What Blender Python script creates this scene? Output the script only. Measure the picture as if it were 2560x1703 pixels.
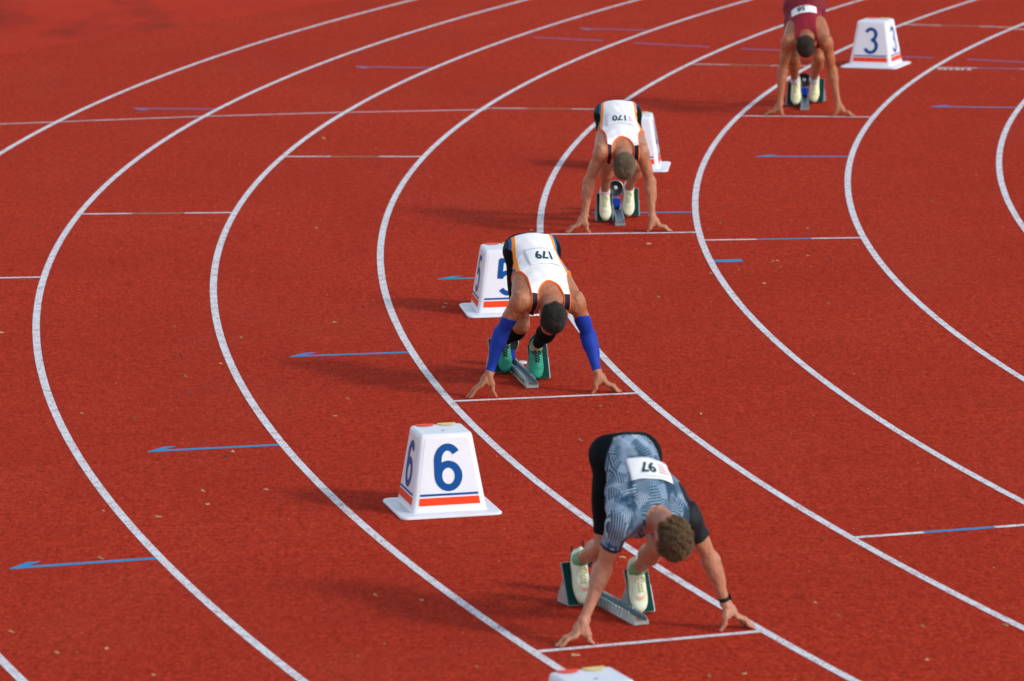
import bpy, bmesh, math, random
import numpy as np
from mathutils import Matrix, Vector
R = math.radians
random.seed(7); rng = np.random.default_rng(7)
for o in list(bpy.data.objects): bpy.data.objects.remove(o)
S = bpy.context.scene
COL = S.collection

# ------------------------------------------------------------------ camera, sky, sun, exposure
cam = bpy.data.objects.new('camera', bpy.data.cameras.new('camera')); COL.objects.link(cam)
cam.matrix_world = Matrix.Translation((0, 0, 5.57906)) @ Matrix.Rotation(math.pi/2-0.168972689, 4, 'X') @ Matrix.Rotation(-0.0135051, 4, 'Z')
cam.data.sensor_width = 36; cam.data.lens = 4968.705*36/1024
cam.data.clip_start = .5; cam.data.clip_end = 5000
cam.data.dof.use_dof = True; cam.data.dof.focus_distance = 31.4; cam.data.dof.aperture_fstop = 4.0
S.camera = cam
SUN_AZ = math.atan2(.857, -.515); SUN_EL = R(27.5)          # azimuth clockwise from +Y
W = bpy.data.worlds.new('World'); S.world = W; W.use_nodes = True
nt = W.node_tree; bg = nt.nodes['Background']
sky = nt.nodes.new('ShaderNodeTexSky'); sky.sky_type = 'NISHITA'; sky.sun_disc = False
sky.sun_elevation = SUN_EL; sky.sun_rotation = SUN_AZ; sky.dust_density = 1.0; sky.air_density = 1.3; sky.ozone_density = 2.0
bwn = nt.nodes.new('ShaderNodeRGBToBW'); mxn = nt.nodes.new('ShaderNodeMix'); mxn.data_type = 'RGBA'; mxn.inputs[0].default_value = .56   # thin even cloud whitens the blue
nt.links.new(sky.outputs[0], bwn.inputs[0]); nt.links.new(sky.outputs[0], mxn.inputs[6]); nt.links.new(bwn.outputs[0], mxn.inputs[7])
nt.links.new(mxn.outputs[2], bg.inputs[0]); bg.inputs[1].default_value = .15
sun = bpy.data.objects.new('sun', bpy.data.lights.new('sun', 'SUN')); COL.objects.link(sun)
sun.data.energy = 1.12; sun.data.angle = R(6.5); sun.data.color = (1, .93, .84)
sdir = Vector((math.sin(SUN_AZ)*math.cos(SUN_EL), math.cos(SUN_AZ)*math.cos(SUN_EL), math.sin(SUN_EL)))
sun.rotation_euler = (-sdir).to_track_quat('-Z', 'Y').to_euler(); sun.location = sdir*60
S.view_settings.view_transform = 'Standard'; S.view_settings.look = 'None'
S.view_settings.exposure = 0.70; S.view_settings.gamma = 1; S.view_settings.use_curve_mapping = False
S.render.engine = 'CYCLES'

# ------------------------------------------------------------------ tagging and mesh helpers
def tag(o, label=None, cat=None, group=None, kind=None):
    if label: o['label'] = label
    if cat: o['category'] = cat
    if group: o['group'] = group
    if kind: o['kind'] = kind
    return o
def link(name, me, mats=(), parent=None, smooth=False):
    o = bpy.data.objects.new(name, me); COL.objects.link(o)
    for m in (mats if isinstance(mats, (list, tuple)) else [mats]): me.materials.append(m)
    if parent: o.parent = parent
    if smooth: me.polygons.foreach_set('use_smooth', [True]*len(me.polygons))
    return o
def pydata(name, v, f, mats, parent=None, smooth=False):
    me = bpy.data.meshes.new(name); me.from_pydata([tuple(map(float, p)) for p in v], [], [tuple(map(int, q)) for q in f]); me.update()
    return link(name, me, mats, parent, smooth)
def empty(name, loc, rz=0, label=None, cat=None, group=None):
    o = bpy.data.objects.new(name, None); COL.objects.link(o); o.location = loc; o.rotation_euler = (0, 0, rz)
    o.empty_display_size = .1
    return tag(o, label, cat, group)
def bm_obj(name, bm, mats, parent=None, smooth=False):
    me = bpy.data.meshes.new(name); bmesh.ops.recalc_face_normals(bm, faces=bm.faces); bm.to_mesh(me); bm.free()
    return link(name, me, mats, parent, smooth)
def tube(name, pts, rad, mats, parent=None, n=6, bm=None):
    own = bm is None
    if own: bm = bmesh.new()
    pts = [Vector(p) for p in pts]; rings = []
    rr = rad if isinstance(rad, (list, tuple)) else [rad]*len(pts)
    for i, p in enumerate(pts):
        t = (pts[min(i+1, len(pts)-1)]-pts[max(i-1, 0)]).normalized()
        a = t.orthogonal().normalized() if i == 0 else (a-t*a.dot(t)).normalized()
        b = t.cross(a)
        rings.append([bm.verts.new(p+(a*math.cos(q*2*math.pi/n)+b*math.sin(q*2*math.pi/n))*rr[i]) for q in range(n)])
    for u, v in zip(rings, rings[1:]):
        for q in range(n): bm.faces.new((u[q], u[(q+1) % n], v[(q+1) % n], v[q]))
    bm.faces.new(rings[0]); bm.faces.new(rings[-1])
    if own: return bm_obj(name, bm, mats, parent, True)
def loft(bm, sections):
    """closed-section loft; sections = lists of equal length of points"""
    rs = [[bm.verts.new(p) for p in s] for s in sections]; n = len(rs[0])
    for u, v in zip(rs, rs[1:]):
        for q in range(n): bm.faces.new((u[q], u[(q+1) % n], v[(q+1) % n], v[q]))
    bm.faces.new(rs[0]); bm.faces.new(rs[-1])
def rrect(w, d, r, z, n=5):
    out = []
    for cx, cy, a0 in ((w-r, d-r, 0), (-w+r, d-r, 90), (-w+r, -d+r, 180), (w-r, -d+r, 270)):
        for i in range(n): a = R(a0+90*i/(n-1)); out.append((cx+r*math.cos(a), cy+r*math.sin(a), z))
    return out

# ------------------------------------------------------------------ materials
class MT:
    def __init__(s, name, rough=.6, spec=.5, metal=0, col=(.5, .5, .5), sss=0):
        s.m = bpy.data.materials.new(name); s.m.use_nodes = True; s.t = s.m.node_tree; s.n = s.t.nodes; s.p = s.n['Principled BSDF']
        s.p.inputs['Roughness'].default_value = rough; s.p.inputs['Metallic'].default_value = metal
        s.p.inputs['Specular IOR Level'].default_value = spec; s.p.inputs['Base Color'].default_value = (*col, 1)
        if sss: s.p.inputs['Subsurface Weight'].default_value = sss; s.p.inputs['Subsurface Radius'].default_value = (.012, .004, .002); s.p.inputs['Subsurface Scale'].default_value = 1
    def new(s, t, **k):
        n = s.n.new(t)
        for a, b in k.items():
            if hasattr(n, a): setattr(n, a, b)
            else: n.inputs[a.replace('_', ' ')].default_value = b
        return n
    def link(s, a, b): s.t.links.new(a, b)
    def coord(s, kind='Object'): return s.new('ShaderNodeTexCoord').outputs[kind]
    def attr(s, name, out='Vector'): return s.new('ShaderNodeAttribute', attribute_name=name).outputs[out]
    def noise(s, sc, det=2, vec=None, rough=.5):
        n = s.new('ShaderNodeTexNoise', Scale=sc, Detail=det, Roughness=rough)
        if vec is not None: s.link(vec, n.inputs['Vector'])
        return n.outputs['Fac']
    def ramp(s, f, stops):
        r = s.new('ShaderNodeValToRGB'); s.link(f, r.inputs[0]); e = r.color_ramp.elements
        while len(e) < len(stops): e.new(.5)
        for q, (pos, c) in zip(e, stops): q.position = pos; q.color = (*c, 1) if len(c) == 3 else c
        return r.outputs[0]
    def mix(s, f, a, b, mode='MIX'):
        m = s.new('ShaderNodeMix', data_type='RGBA', blend_type=mode)
        for i, v in ((0, f), (6, a), (7, b)):
            if hasattr(v, 'node'): s.link(v, m.inputs[i])
            else: m.inputs[i].default_value = v if i == 0 else (*v, 1)
        return m.outputs[2]
    def math(s, op, a, b=None, clamp=False):
        m = s.new('ShaderNodeMath', operation=op); m.use_clamp = clamp
        for i, v in ((0, a), (1, b)):
            if v is None: continue
            if hasattr(v, 'node'): s.link(v, m.inputs[i])
            else: m.inputs[i].default_value = v
        return m.outputs[0]
    def sep(s, v): n = s.new('ShaderNodeSeparateXYZ'); s.link(v, n.inputs[0]); return n.outputs
    def scale(s, v, sc, rot=(0, 0, 0)):
        n = s.new('ShaderNodeMapping'); s.link(v, n.inputs[0]); n.inputs['Scale'].default_value = sc; n.inputs['Rotation'].default_value = rot; return n.outputs[0]
    def bump(s, f, st, dist=.01):
        b = s.new('ShaderNodeBump', Strength=st, Distance=dist); s.link(f, b.inputs['Height']); s.link(b.outputs[0], s.p.inputs['Normal']); return s
    def base(s, c): s.link(c, s.p.inputs['Base Color']); return s
    def rough(s, c): s.link(c, s.p.inputs['Roughness']); return s

def track_mat(name, base, dark, light, stain=0):
    m = MT(name, .95, .03)
    v = m.coord()
    g1 = m.noise(150, 2, v, .75); g2 = m.noise(38, 3, m.scale(v, (1, .45, 1)), .75); g3 = m.noise(14, 3, m.scale(v, (1, .5, 1)), .7); big = m.noise(.35, 4, v); mid = m.noise(2.2, 4, v, .6)
    k = m.math('ADD', m.math('MULTIPLY', g1, .45), m.math('ADD', m.math('MULTIPLY', g2, .38), m.math('MULTIPLY', g3, .17)))
    c = m.ramp(k, [(.36, dark), (.49, base), (.62, light)])
    c = m.mix(m.ramp(mid, [(.35, (.2, .2, .2)), (.75, (0, 0, 0))]), c, tuple(x*.68 for x in base))
    c = m.mix(m.ramp(big, [(.35, (.28, .28, .28)), (.7, (0, 0, 0))]), c, (base[0]*.75, base[1]*.8, base[2]*.9))
    d = m.noise(.8, 5, m.scale(v, (1, .5, 1)), .65)      # dusty wash
    c = m.mix(m.ramp(d, [(.5, (0, 0, 0)), (.85, (.14, .14, .14))]), c, (.42, .11, .06))
    sc = m.noise(5, 6, m.scale(v, (1, .25, 1), (0, 0, .15)), .75)      # scuffs and spike wear along the lanes
    c = m.mix(m.ramp(sc, [(.58, (0, 0, 0)), (.72, (.35, .35, .35))]), c, tuple(x*.5 for x in base))
    if stain:
        q = m.noise(.55, 4, m.scale(v, (1.2, .5, 1), (0, 0, .5)), .6)
        c = m.mix(m.ramp(q, [(.5, (0, 0, 0)), (.66, (.55, .55, .55))]), c, (.12, .02, .014))
    m.base(c); m.bump(m.math('ADD', g1, m.math('MULTIPLY', g2, 1.3)), .7, .006); return m.m
RED = (.415, .0295, .0125)
M_track = track_mat('track_rubber', RED, (.12, .0065, .004), (.72, .080, .036))
M_run = track_mat('run_off_rubber', (.50, .034, .016), (.36, .020, .010), (.66, .07, .035), 1)
def paint(name, col, wear, wcol=(.40, .17, .15)):
    m = MT(name, .8, .15); v = m.coord()
    n = m.noise(85, 2, v, .8); n2 = m.noise(9, 4, v, .7)
    k = m.math('ADD', n, m.math('MULTIPLY', n2, .45))
    f = m.ramp(k, [(wear, (1, 1, 1)), (wear+.07, (0, 0, 0))])
    c = m.mix(f, col, wcol)
    c = m.mix(m.ramp(m.noise(3, 3, v), [(.4, (0, 0, 0)), (.8, (.18, .18, .18))]), c, tuple(x*.7 for x in col))
    m.base(c); m.bump(n, .4, .003); return m.m
M_white = paint('white_line_paint', (.76, .77, .82), .625)
M_white2 = paint('worn_white_line_paint', (.66, .64, .66), .65)
M_fin = paint('worn_finish_line_paint', (.62, .58, .62), .64)
M_blue = paint('blue_line_paint', (.010, .25, .52), .58)
M_blue2 = paint('faded_blue_line_paint', (.08, .16, .44), .66)
M_olive = paint('faded_green_line_paint', (.26, .20, .11), .58)
def plastic(name, col, rough=.35, dirt=.2):
    m = MT(name, rough, .5 if min(col) > .3 else .15); v = m.coord()
    c = m.mix(m.ramp(m.noise(5, 5, v, .65), [(.45, (0, 0, 0)), (.8, (dirt,)*3)]), col, tuple(x*.65 for x in col))
    c = m.mix(m.ramp(m.noise(60, 3, v), [(.70, (0, 0, 0)), (.76, (dirt,)*3)]), c, (.25, .2, .17))
    m.base(c); m.rough(m.ramp(m.noise(20, 3, v), [(.3, (rough-.05,)*3), (.8, (rough+.15,)*3)])); m.bump(m.noise(140, 2, v), .08, .002); return m.m
M_box = plastic('white_plastic', (.73, .77, .86)); M_num = plastic('blue_print', (.001, .072, .29), .5, .05)
M_band = plastic('orange_red_print', (.80, .055, .012), .4, .08); M_yel = plastic('yellow_card', (.75, .58, .22), .5)
M_purp = plastic('grey_underside', (.32, .30, .30), .5)
def metal(name, col, rough=.38):
    m = MT(name, rough, .5, .85, col); v = m.coord()
    m.base(m.mix(m.ramp(m.noise(14, 5, v, .7), [(.4, (0, 0, 0)), (.8, (.5, .5, .5))]), col, tuple(x*.55 for x in col)))
    m.rough(m.ramp(m.noise(60, 3, m.scale(v, (1, .1, 1))), [(.3, (rough-.08,)*3), (.8, (rough+.18,)*3)])); return m.m
M_alu = metal('weathered_aluminium', (.42, .52, .54)); M_alu2 = metal('grey_aluminium', (.42, .45, .48), .45)
M_pad = plastic('dark_green_rubber_pad', (.003, .045, .038), .85, .25); M_blk = plastic('black_plastic', (.012, .013, .015), .4, .3)
M_bluebox = plastic('blue_plastic', (.01, .05, .36), .4); M_ltgrey = plastic('light_grey_plastic', (.62, .64, .66), .45)
M_redst = plastic('red_sticker', (.6, .06, .06), .5)
def cone_mat():
    m = MT('speaker_cone', .5, .5, 0, (.02, .022, .025)); v = m.coord(); m.bump(m.noise(90, 2, v), .2, .002); return m.m
M_cone = cone_mat()
def skin(name, col, red=.5):
    m = MT(name, .48, .45, sss=.12); v = m.coord()
    c = m.mix(m.ramp(m.noise(7, 4, v, .6), [(.35, (0, 0, 0)), (.75, (.55, .55, .55))]), col, (col[0]*.95, col[1]*.74, col[2]*.66))
    c = m.mix(m.ramp(m.noise(40, 3, v), [(.45, (0, 0, 0)), (.75, (.22, .22, .22))]), c, (col[0]*.75, col[1]*.6, col[2]*.55))
    c = m.mix(m.ramp(m.noise(150, 2, v), [(.64, (0, 0, 0)), (.72, (.35, .35, .35))]), c, (col[0]*.5, col[1]*.36, col[2]*.3))
    m.base(c); m.rough(m.ramp(m.noise(18, 4, v), [(.35, (.36,)*3), (.7, (.56,)*3)])); m.bump(m.math('ADD', m.math('MULTIPLY', m.noise(260, 2, v), .35), m.math('MULTIPLY', m.noise(26, 2, m.scale(v, (1, 1, .55)), .6), 3.0)), .55, .010); return m.m
def hairm(name, a, b):
    m = MT(name, .55, .35); v = m.coord()
    k = m.math('MULTIPLY', m.math('ADD', m.attr('sv', 'Fac'), .25), m.noise(75, 3, v, .8)); m.base(m.mix(m.ramp(k, [(.08, (0, 0, 0)), (.6, (1, 1, 1))]), a, b)); m.bump(m.noise(130, 3, m.scale(v, (1, 1, .6)), .8), .9, .008); return m.m
def fabric(name, col, rough=.75, var=.1, knit=1):
    m = MT(name, rough, .3 if max(col) > .02 else .08); v = m.coord(); m.p.inputs['Sheen Weight'].default_value = 0
    m.base(m.mix(m.ramp(m.noise(8, 4, v), [(.35, (0, 0, 0)), (.8, (var*4,)*3)]), col, tuple(x*.8 for x in col)))
    h = m.math('ADD', m.noise(420, 1, v), m.math('MULTIPLY', m.noise(16, 3, m.scale(v, (1, 2.2, 1))), 2.5))
    m.bump(h, .22*knit, .003); return m

# ------------------------------------------------------------------ signed distance modelling
def cone(a, b, ra, rb, k=.02, sub=False): return ('c', np.array(a, float), np.array(b, float), ra, rb, k, sub)
def ell(c, r, A=None, k=.02, sub=False): return ('e', np.array(c, float), np.array(r, float), np.eye(3) if A is None else np.array(A, float), 0, k, sub)
def prim_d(p, X, Y, Z):
    if p[0] == 'c':
        a, b, ra, rb = p[1:5]; ba = b-a; L2 = float(ba@ba)
        dx, dy, dz = X-a[0], Y-a[1], Z-a[2]
        t = np.clip((dx*ba[0]+dy*ba[1]+dz*ba[2])/L2, 0, 1)
        return np.sqrt((dx-t*ba[0])**2+(dy-t*ba[1])**2+(dz-t*ba[2])**2)-(ra+(rb-ra)*t)
    c, r, A = p[1:4]; dx, dy, dz = X-c[0], Y-c[1], Z-c[2]
    k0 = 0; k1 = 0
    for i in range(3):
        q = A[i, 0]*dx+A[i, 1]*dy+A[i, 2]*dz
        k0 = k0+(q/r[i])**2; k1 = k1+(q/r[i]**2)**2
    k0 = np.sqrt(k0); k1 = np.sqrt(k1)+1e-9
    return k0*(k0-1)/k1
def smin(a, b, k):
    h = np.maximum(k-np.abs(a-b), 0)/k
    return np.minimum(a, b)-h*h*k*.25
def sdf_pts(prims, P):
    P = np.asarray(P, float); f = np.full(len(P), .3)
    for p in prims:
        d = prim_d(p, P[:, 0], P[:, 1], P[:, 2])
        f = -smin(-f, d, p[5]) if p[6] else smin(f, d, p[5])
    return f
def bbox(prims):
    lo = np.full(3, 9.); hi = -lo
    for p in prims:
        if p[6]: continue
        if p[0] == 'c': r = max(p[3], p[4]); a = np.minimum(p[1], p[2])-r; b = np.maximum(p[1], p[2])+r
        else: e = np.sqrt(((p[3]*p[2][:, None])**2).sum(0)); a = p[1]-e; b = p[1]+e
        lo = np.minimum(lo, a); hi = np.maximum(hi, b)
    return lo, hi
def grid_for(prims, h, pad=.03):
    lo, hi = bbox(prims); lo = lo-pad; n = np.ceil((hi+pad-lo)/h).astype(int)+1
    return [(lo[i]+h*np.arange(n[i])).astype(np.float32) for i in range(3)]
def sdf_grid(prims, G):
    f = np.full([len(g) for g in G], .06, np.float32)
    for p in prims:
        if p[0] == 'c': r = max(p[3], p[4]); a = np.minimum(p[1], p[2])-r; b = np.maximum(p[1], p[2])+r
        else: e = np.sqrt(((p[3]*p[2][:, None])**2).sum(0)); a = p[1]-e; b = p[1]+e
        pad = p[5]+.03; sl = []
        for i in range(3):
            i0 = np.searchsorted(G[i], a[i]-pad); i1 = np.searchsorted(G[i], b[i]+pad); sl.append(slice(i0, i1))
        if any(s.stop <= s.start for s in sl): continue
        d = prim_d(p, G[0][sl[0]][:, None, None], G[1][sl[1]][None, :, None], G[2][sl[2]][None, None, :]).astype(np.float32)
        g = f[tuple(sl)]
        f[tuple(sl)] = -smin(-g, d, p[5]) if p[6] else smin(g, d, p[5])
    return f
def nets(f, G):
    """surface nets -> verts, quads"""
    s = f < 0; nx, ny, nz = f.shape
    c = [s[i:nx-1+i, j:ny-1+j, k:nz-1+k] for i in (0, 1) for j in (0, 1) for k in (0, 1)]
    anyv = np.logical_or.reduce(c); allv = np.logical_and.reduce(c); act = anyv & ~allv
    I, J, K = np.nonzero(act); n = len(I)
    idx = np.full(act.shape, -1, np.int32); idx[I, J, K] = np.arange(n)
    val = {(a, b, d): f[I+a, J+b, K+d] for a in (0, 1) for b in (0, 1) for d in (0, 1)}
    acc = np.zeros((n, 3)); cnt = np.zeros(n)
    for ax in range(3):
        for u in (0, 1):
            for w in (0, 1):
                a = [0, 0, 0]; o = [q for q in range(3) if q != ax]; a[o[0]] = u; a[o[1]] = w; b = list(a); b[ax] = 1
                va, vb = val[tuple(a)], val[tuple(b)]; m = (va < 0) != (vb < 0)
                t = np.where(m, va/(va-vb+1e-12), 0)
                p = np.zeros((n, 3)); p[:, o[0]] = u; p[:, o[1]] = w; p[:, ax] = t
                acc[m] += p[m]; cnt[m] += 1
    acc /= cnt[:, None]
    h = G[0][1]-G[0][0]
    V = np.stack([G[0][I], G[1][J], G[2][K]], 1).astype(float)+acc*h
    F = []
    for ax in range(3):
        sl0 = [slice(1, -1)]*3; sl1 = [slice(1, -1)]*3; sl0[ax] = slice(0, -1); sl1[ax] = slice(1, None)
        a = s[tuple(sl0)]; b = s[tuple(sl1)]; m = a != b
        i, j, k = np.nonzero(m); off = [1, 1, 1]; off[ax] = 0
        i = i+off[0]; j = j+off[1]; k = k+off[2]
        base = [i, j, k]; o = [(ax+1) % 3, (ax+2) % 3]
        def cell(du, dv):
            q = [x.copy() for x in base]; q[o[0]] = q[o[0]]-du; q[o[1]] = q[o[1]]-dv; return idx[q[0], q[1], q[2]]
        quad = np.stack([cell(0, 0), cell(1, 0), cell(1, 1), cell(0, 1)], 1)
        ins = s[i, j, k]
        F.append(np.where(ins[:, None], quad, quad[:, ::-1]))
    F = np.concatenate(F); F = F[(F >= 0).all(1)]
    return V, F
def relax(V, F, it=2, lam=.5):
    e = np.concatenate([F[:, [0, 1]], F[:, [1, 2]], F[:, [2, 3]], F[:, [3, 0]]])
    for _ in range(it):
        acc = np.zeros_like(V); cnt = np.zeros(len(V))
        np.add.at(acc, e[:, 0], V[e[:, 1]]); np.add.at(cnt, e[:, 0], 1)
        V = V*(1-lam)+lam*acc/np.maximum(cnt, 1)[:, None]
    return V
def fastmesh(name, V, F, mats, parent=None, attrs=None, smooth=True):
    me = bpy.data.meshes.new(name); nv, nf = len(V), len(F); w = F.shape[1]
    me.vertices.add(nv); me.vertices.foreach_set('co', V.astype(np.float32).ravel())
    me.loops.add(nf*w); me.loops.foreach_set('vertex_index', F.astype(np.int32).ravel())
    me.polygons.add(nf); me.polygons.foreach_set('loop_start', np.arange(nf, dtype=np.int32)*w)
    me.polygons.foreach_set('loop_total', np.full(nf, w, np.int32)); me.update(calc_edges=True); me.validate()
    o = link(name, me, mats, parent, smooth)
    for k, a in (attrs or {}).items():
        at = me.attributes.new(k, 'FLOAT_VECTOR' if a.ndim == 2 else 'FLOAT', 'POINT')
        at.data.foreach_set('vector' if a.ndim == 2 else 'value', a.astype(np.float32).ravel())
    return o

# ------------------------------------------------------------------ track surface and painted marks
CX, CY = 41.6144191, 37.5662622
LP = {1: [.0019, -.0098, .0101, -.0901, -.0942, -.0108, -.0201], 2: [.0029, -.0065, .017, -.0664, -.0606, .0167, .0117], 3: [.0042, -.0029, .0216, -.0496, -.0406, .0286, .017],
      4: [.0092, .0036, .0192, -.0416, -.0297, .0311, .0082], 5: [.0112, .0037, .0148, -.0327, -.0267, .0269, -.0036], 6: [.0113, .0007, .011, -.0239, -.0326, .0203, -.0073],
      7: [.0113, -.0025, .0064, -.0183, -.0476, .0167, .009], 8: [.0049, -.012, .012, -.0063, -.0759, .0182, .058]}
LR = {1: (166.5, 181.5), 2: (157.5, 190), 3: (153, 195), 4: (154, 199), 5: (154.5, 200), 6: (155, 199.5), 7: (155.5, 199), 8: (156, 198)}
def lane_r(n, a):
    if n == 0: return 36.5
    lo, hi = LR[n]; b = min(max(a, lo), hi); t = (b-180)/20
    d = float(np.polyval(LP[n], t)); d *= max(0, 1-abs(a-b)/12)
    return 36.5+1.22*n+d
def pol(r, a, z=0): return (CX+r*math.cos(R(a)), CY+r*math.sin(R(a)), z)
tag(pydata('ground', [(-900, -900, -.03), (1000, -900, -.03), (1000, 1000, -.03), (-900, 1000, -.03)], [(0, 1, 2, 3)], M_track), kind='structure')
def grass():
    m = MT('infield_grass', .9, .2); v = m.coord(); m.base(m.mix(m.noise(3, 5, v, .7), (.035, .075, .018), (.08, .12, .035))); m.bump(m.noise(60, 3, v), .6, .02); return m.m
bpy.data.objects['ground'].data.materials.clear(); bpy.data.objects['ground'].data.materials.append(grass())
# track sheet: ring around the bend, outside it the run-off apron
vs, fs = [], []
AA = list(np.arange(92, 268.1, 2))
for a in AA: vs += [pol(36.2, a, 0), pol(72, a, 0)]
for i in range(len(AA)-1): fs.append((2*i, 2*i+1, 2*i+3, 2*i+2))
tag(pydata('track_surface', vs, fs, M_track), kind='structure')
b0 = Vector((-5.186, 50.496)); b1 = Vector((-2.75, 54.146)); dr = (b1-b0).normalized(); pn = Vector((-dr.y, dr.x))
p0 = b0-dr*30; p1 = b0+dr*22; q = [p0, p1, p1+pn*18, p0+pn*18]
tag(pydata('run_off_surface', [(p.x, p.y, .0008) for p in q], [(0, 1, 2, 3)], M_run), kind='structure')
def strip(name, inner, outer, mat, z, label=None):
    v, f = [], []
    for a, b in zip(inner, outer): v += [(a[0], a[1], z), (b[0], b[1], z)]
    for i in range(len(inner)-1): f.append((2*i, 2*i+1, 2*i+3, 2*i+2))
    return tag(pydata(name, v, f, mat), label, kind='structure')
for n in range(0, 9):
    aa = np.arange(95, 265.01, .5)
    w = .025
    strip('lane_line', [pol(lane_r(n, a)-w, a) for a in aa], [pol(lane_r(n, a)+w, a) for a in aa], M_white, .0022)
def bar(name, p, q, mat, w=.05, z=.0012):
    p = Vector(p); q = Vector(q); d = (q-p).normalized(); s = Vector((-d.y, d.x))*w/2; n = max(2, int((q-p).length/.3)+1)
    L = [p+(q-p)*i/(n-1) for i in range(n)]
    return strip(name, [(v-s) for v in L], [(v+s) for v in L], mat, z)
def rbar(name, n0, n1, a, mat, f0=0, f1=1, w=.05, z=.0012, a1=None):
    """bar across a lane at angle a, from lane line n0 to n1"""
    a1 = a if a1 is None else a1
    r0 = lane_r(n0, a); r1 = lane_r(n1, a)
    return bar(name, pol(r0+(r1-r0)*f0, a)[:2], pol(r0+(r1-r0)*f1, a1)[:2], mat, w, z)
STARTS = {3: 169.90, 4: 180.10, 5: 189.58, 6: 198.52}
for n, a in {**STARTS, 7: 207.3, 8: 215.8, 2: 158.9}.items(): rbar('start_line', n-1, n, a, M_white)
for n, a, mm in ((8, 182.35, M_olive), (7, 178.27, M_olive), (6, 173.89, M_olive), (5, 169.35, M_olive), (4, 164.28, M_olive), (3, 158.68, M_olive), (3, 180.68, M_blue), (4, 195.9, M_blue), (2, 164.13, M_blue2)):
    wm = M_white if a > 170 else M_white2
    for f0, f1, q in ((0, .32, wm), (.32, .66, mm), (.66, 1, wm)): rbar('relay_mark', n-1, n, a, q, f0, f1)
bar('finish_line', (-6.6, 44.35), (-4.6, 44.74), M_fin); bar('finish_line', (-4.6, 44.74), (-2.80, 45.105), M_fin); bar('finish_line', (-2.80, 45.105), (-1.49, 45.262), M_fin)
bar('finish_line', (-1.49, 45.262), (-.2, 45.32), M_fin)
tag(bar('painted_mark', (1.487, 36.045), (1.70, 36.06), M_blue, .12), kind='structure')
for p, q in (((.268, 51.414), (.978, 50.994)), ((1.29, 50.77), (2.05, 50.271)), ((2.351, 50.094), (2.80, 49.85)), ((3.80, 49.23), (4.219, 49.024)), ((4.539, 48.871), (5.6, 48.2))):
    bar('break_line_dash', p, q, M_blue2)
def arrow(n, a, mat, side=-1):
    r0 = lane_r(n-1, a)+.02; r1 = r0+.80; da = .028/r0*57.3
    v = [pol(r0, a-da), pol(r0, a+da), pol(r1, a+da*side*-1), pol(r1-.03, a+side*da*.2), pol(r1-.14, a+side*.17), pol(r1-.24, a+side*.17), pol(r1-.13, a+side*da)]
    pts = [pol(r0, a-side*da), pol(r1, a-side*da), pol(r1-.02, a+side*da*.4), pol(r1-.12, a+side*.155), pol(r1-.20, a+side*.155), pol(r1-.115, a+side*da), pol(r0, a+side*da)]
    tag(pydata('direction_arrow', [(p[0], p[1], .0012) for p in pts], [tuple(range(len(pts)))], mat), kind='structure')
for n, a in ((8, 194.95), (7, 191.12), (6, 187.11), (5, 182.97), (4, 178.57)): arrow(n, a, M_blue)
for n, a in ((3, 173.86), (2, 168.72)): arrow(n, a, M_blue)
for n, a in ((8, 169.68), (7, 165.22), (6, 160.28)): arrow(n, a, M_blue2, 1)
# lettering-like worn white marks under the lane 2 line
v, f = [], []
a = 164.13; r0 = lane_r(2, a)
for i, (w_, kk) in enumerate(((.05, 0), (.045, 1), (.04, 0), (.05, 1), (.035, 0), (.05, 1))):
    ra = r0-.05-i*.058; p = Vector(pol(ra, a+.075)[:2]); q = Vector(pol(ra-w_, a+.10+.02*kk)[:2]); q2 = Vector(pol(ra-w_, a+.28)[:2]); p2 = Vector(pol(ra-.01, a+.27)[:2])
    b = len(v); v += [(p.x, p.y, .0012), (q.x, q.y, .0012), (q2.x, q2.y, .0012), (p2.x, p2.y, .0012)]; f.append((b, b+1, b+2, b+3))
tag(pydata('painted_lettering', v, f, M_white2), kind='structure')

# fine grit: pale crumbs scattered over the rubber
def grit(n, mat_name, col, smin_, smax, seed):
    g = np.random.default_rng(seed); V = []; F = []
    for i in range(n):
        y = 22+32*g.random(); x = (g.random()-.5)*2*(y*.118)
        s = smin_+(smax-smin_)*g.random()**3; a = g.random()*6.28; h = s*.6
        b = len(V)
        V += [(x+s*math.cos(a), y+s*math.sin(a), .002), (x+s*math.cos(a+2.1), y+s*math.sin(a+2.1), .002), (x+s*math.cos(a+4.2), y+s*math.sin(a+4.2), .002), (x, y, .002+h)]
        F += [(b, b+1, b+3), (b+1, b+2, b+3), (b+2, b, b+3)]
    m = MT(mat_name, .8, .3, 0, col); v = m.coord(); m.base(m.mix(m.noise(3, 2, v), col, tuple(x*.7 for x in col)))
    return tag(pydata('track_grit', V, F, m.m), 'pale crumbs scattered over the red track', kind='stuff')
grit(900, 'pale_crumbs', (.68, .60, .52), .0018, .0052, 3)
grit(500, 'dark_crumbs', (.05, .02, .015), .002, .006, 4)

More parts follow.
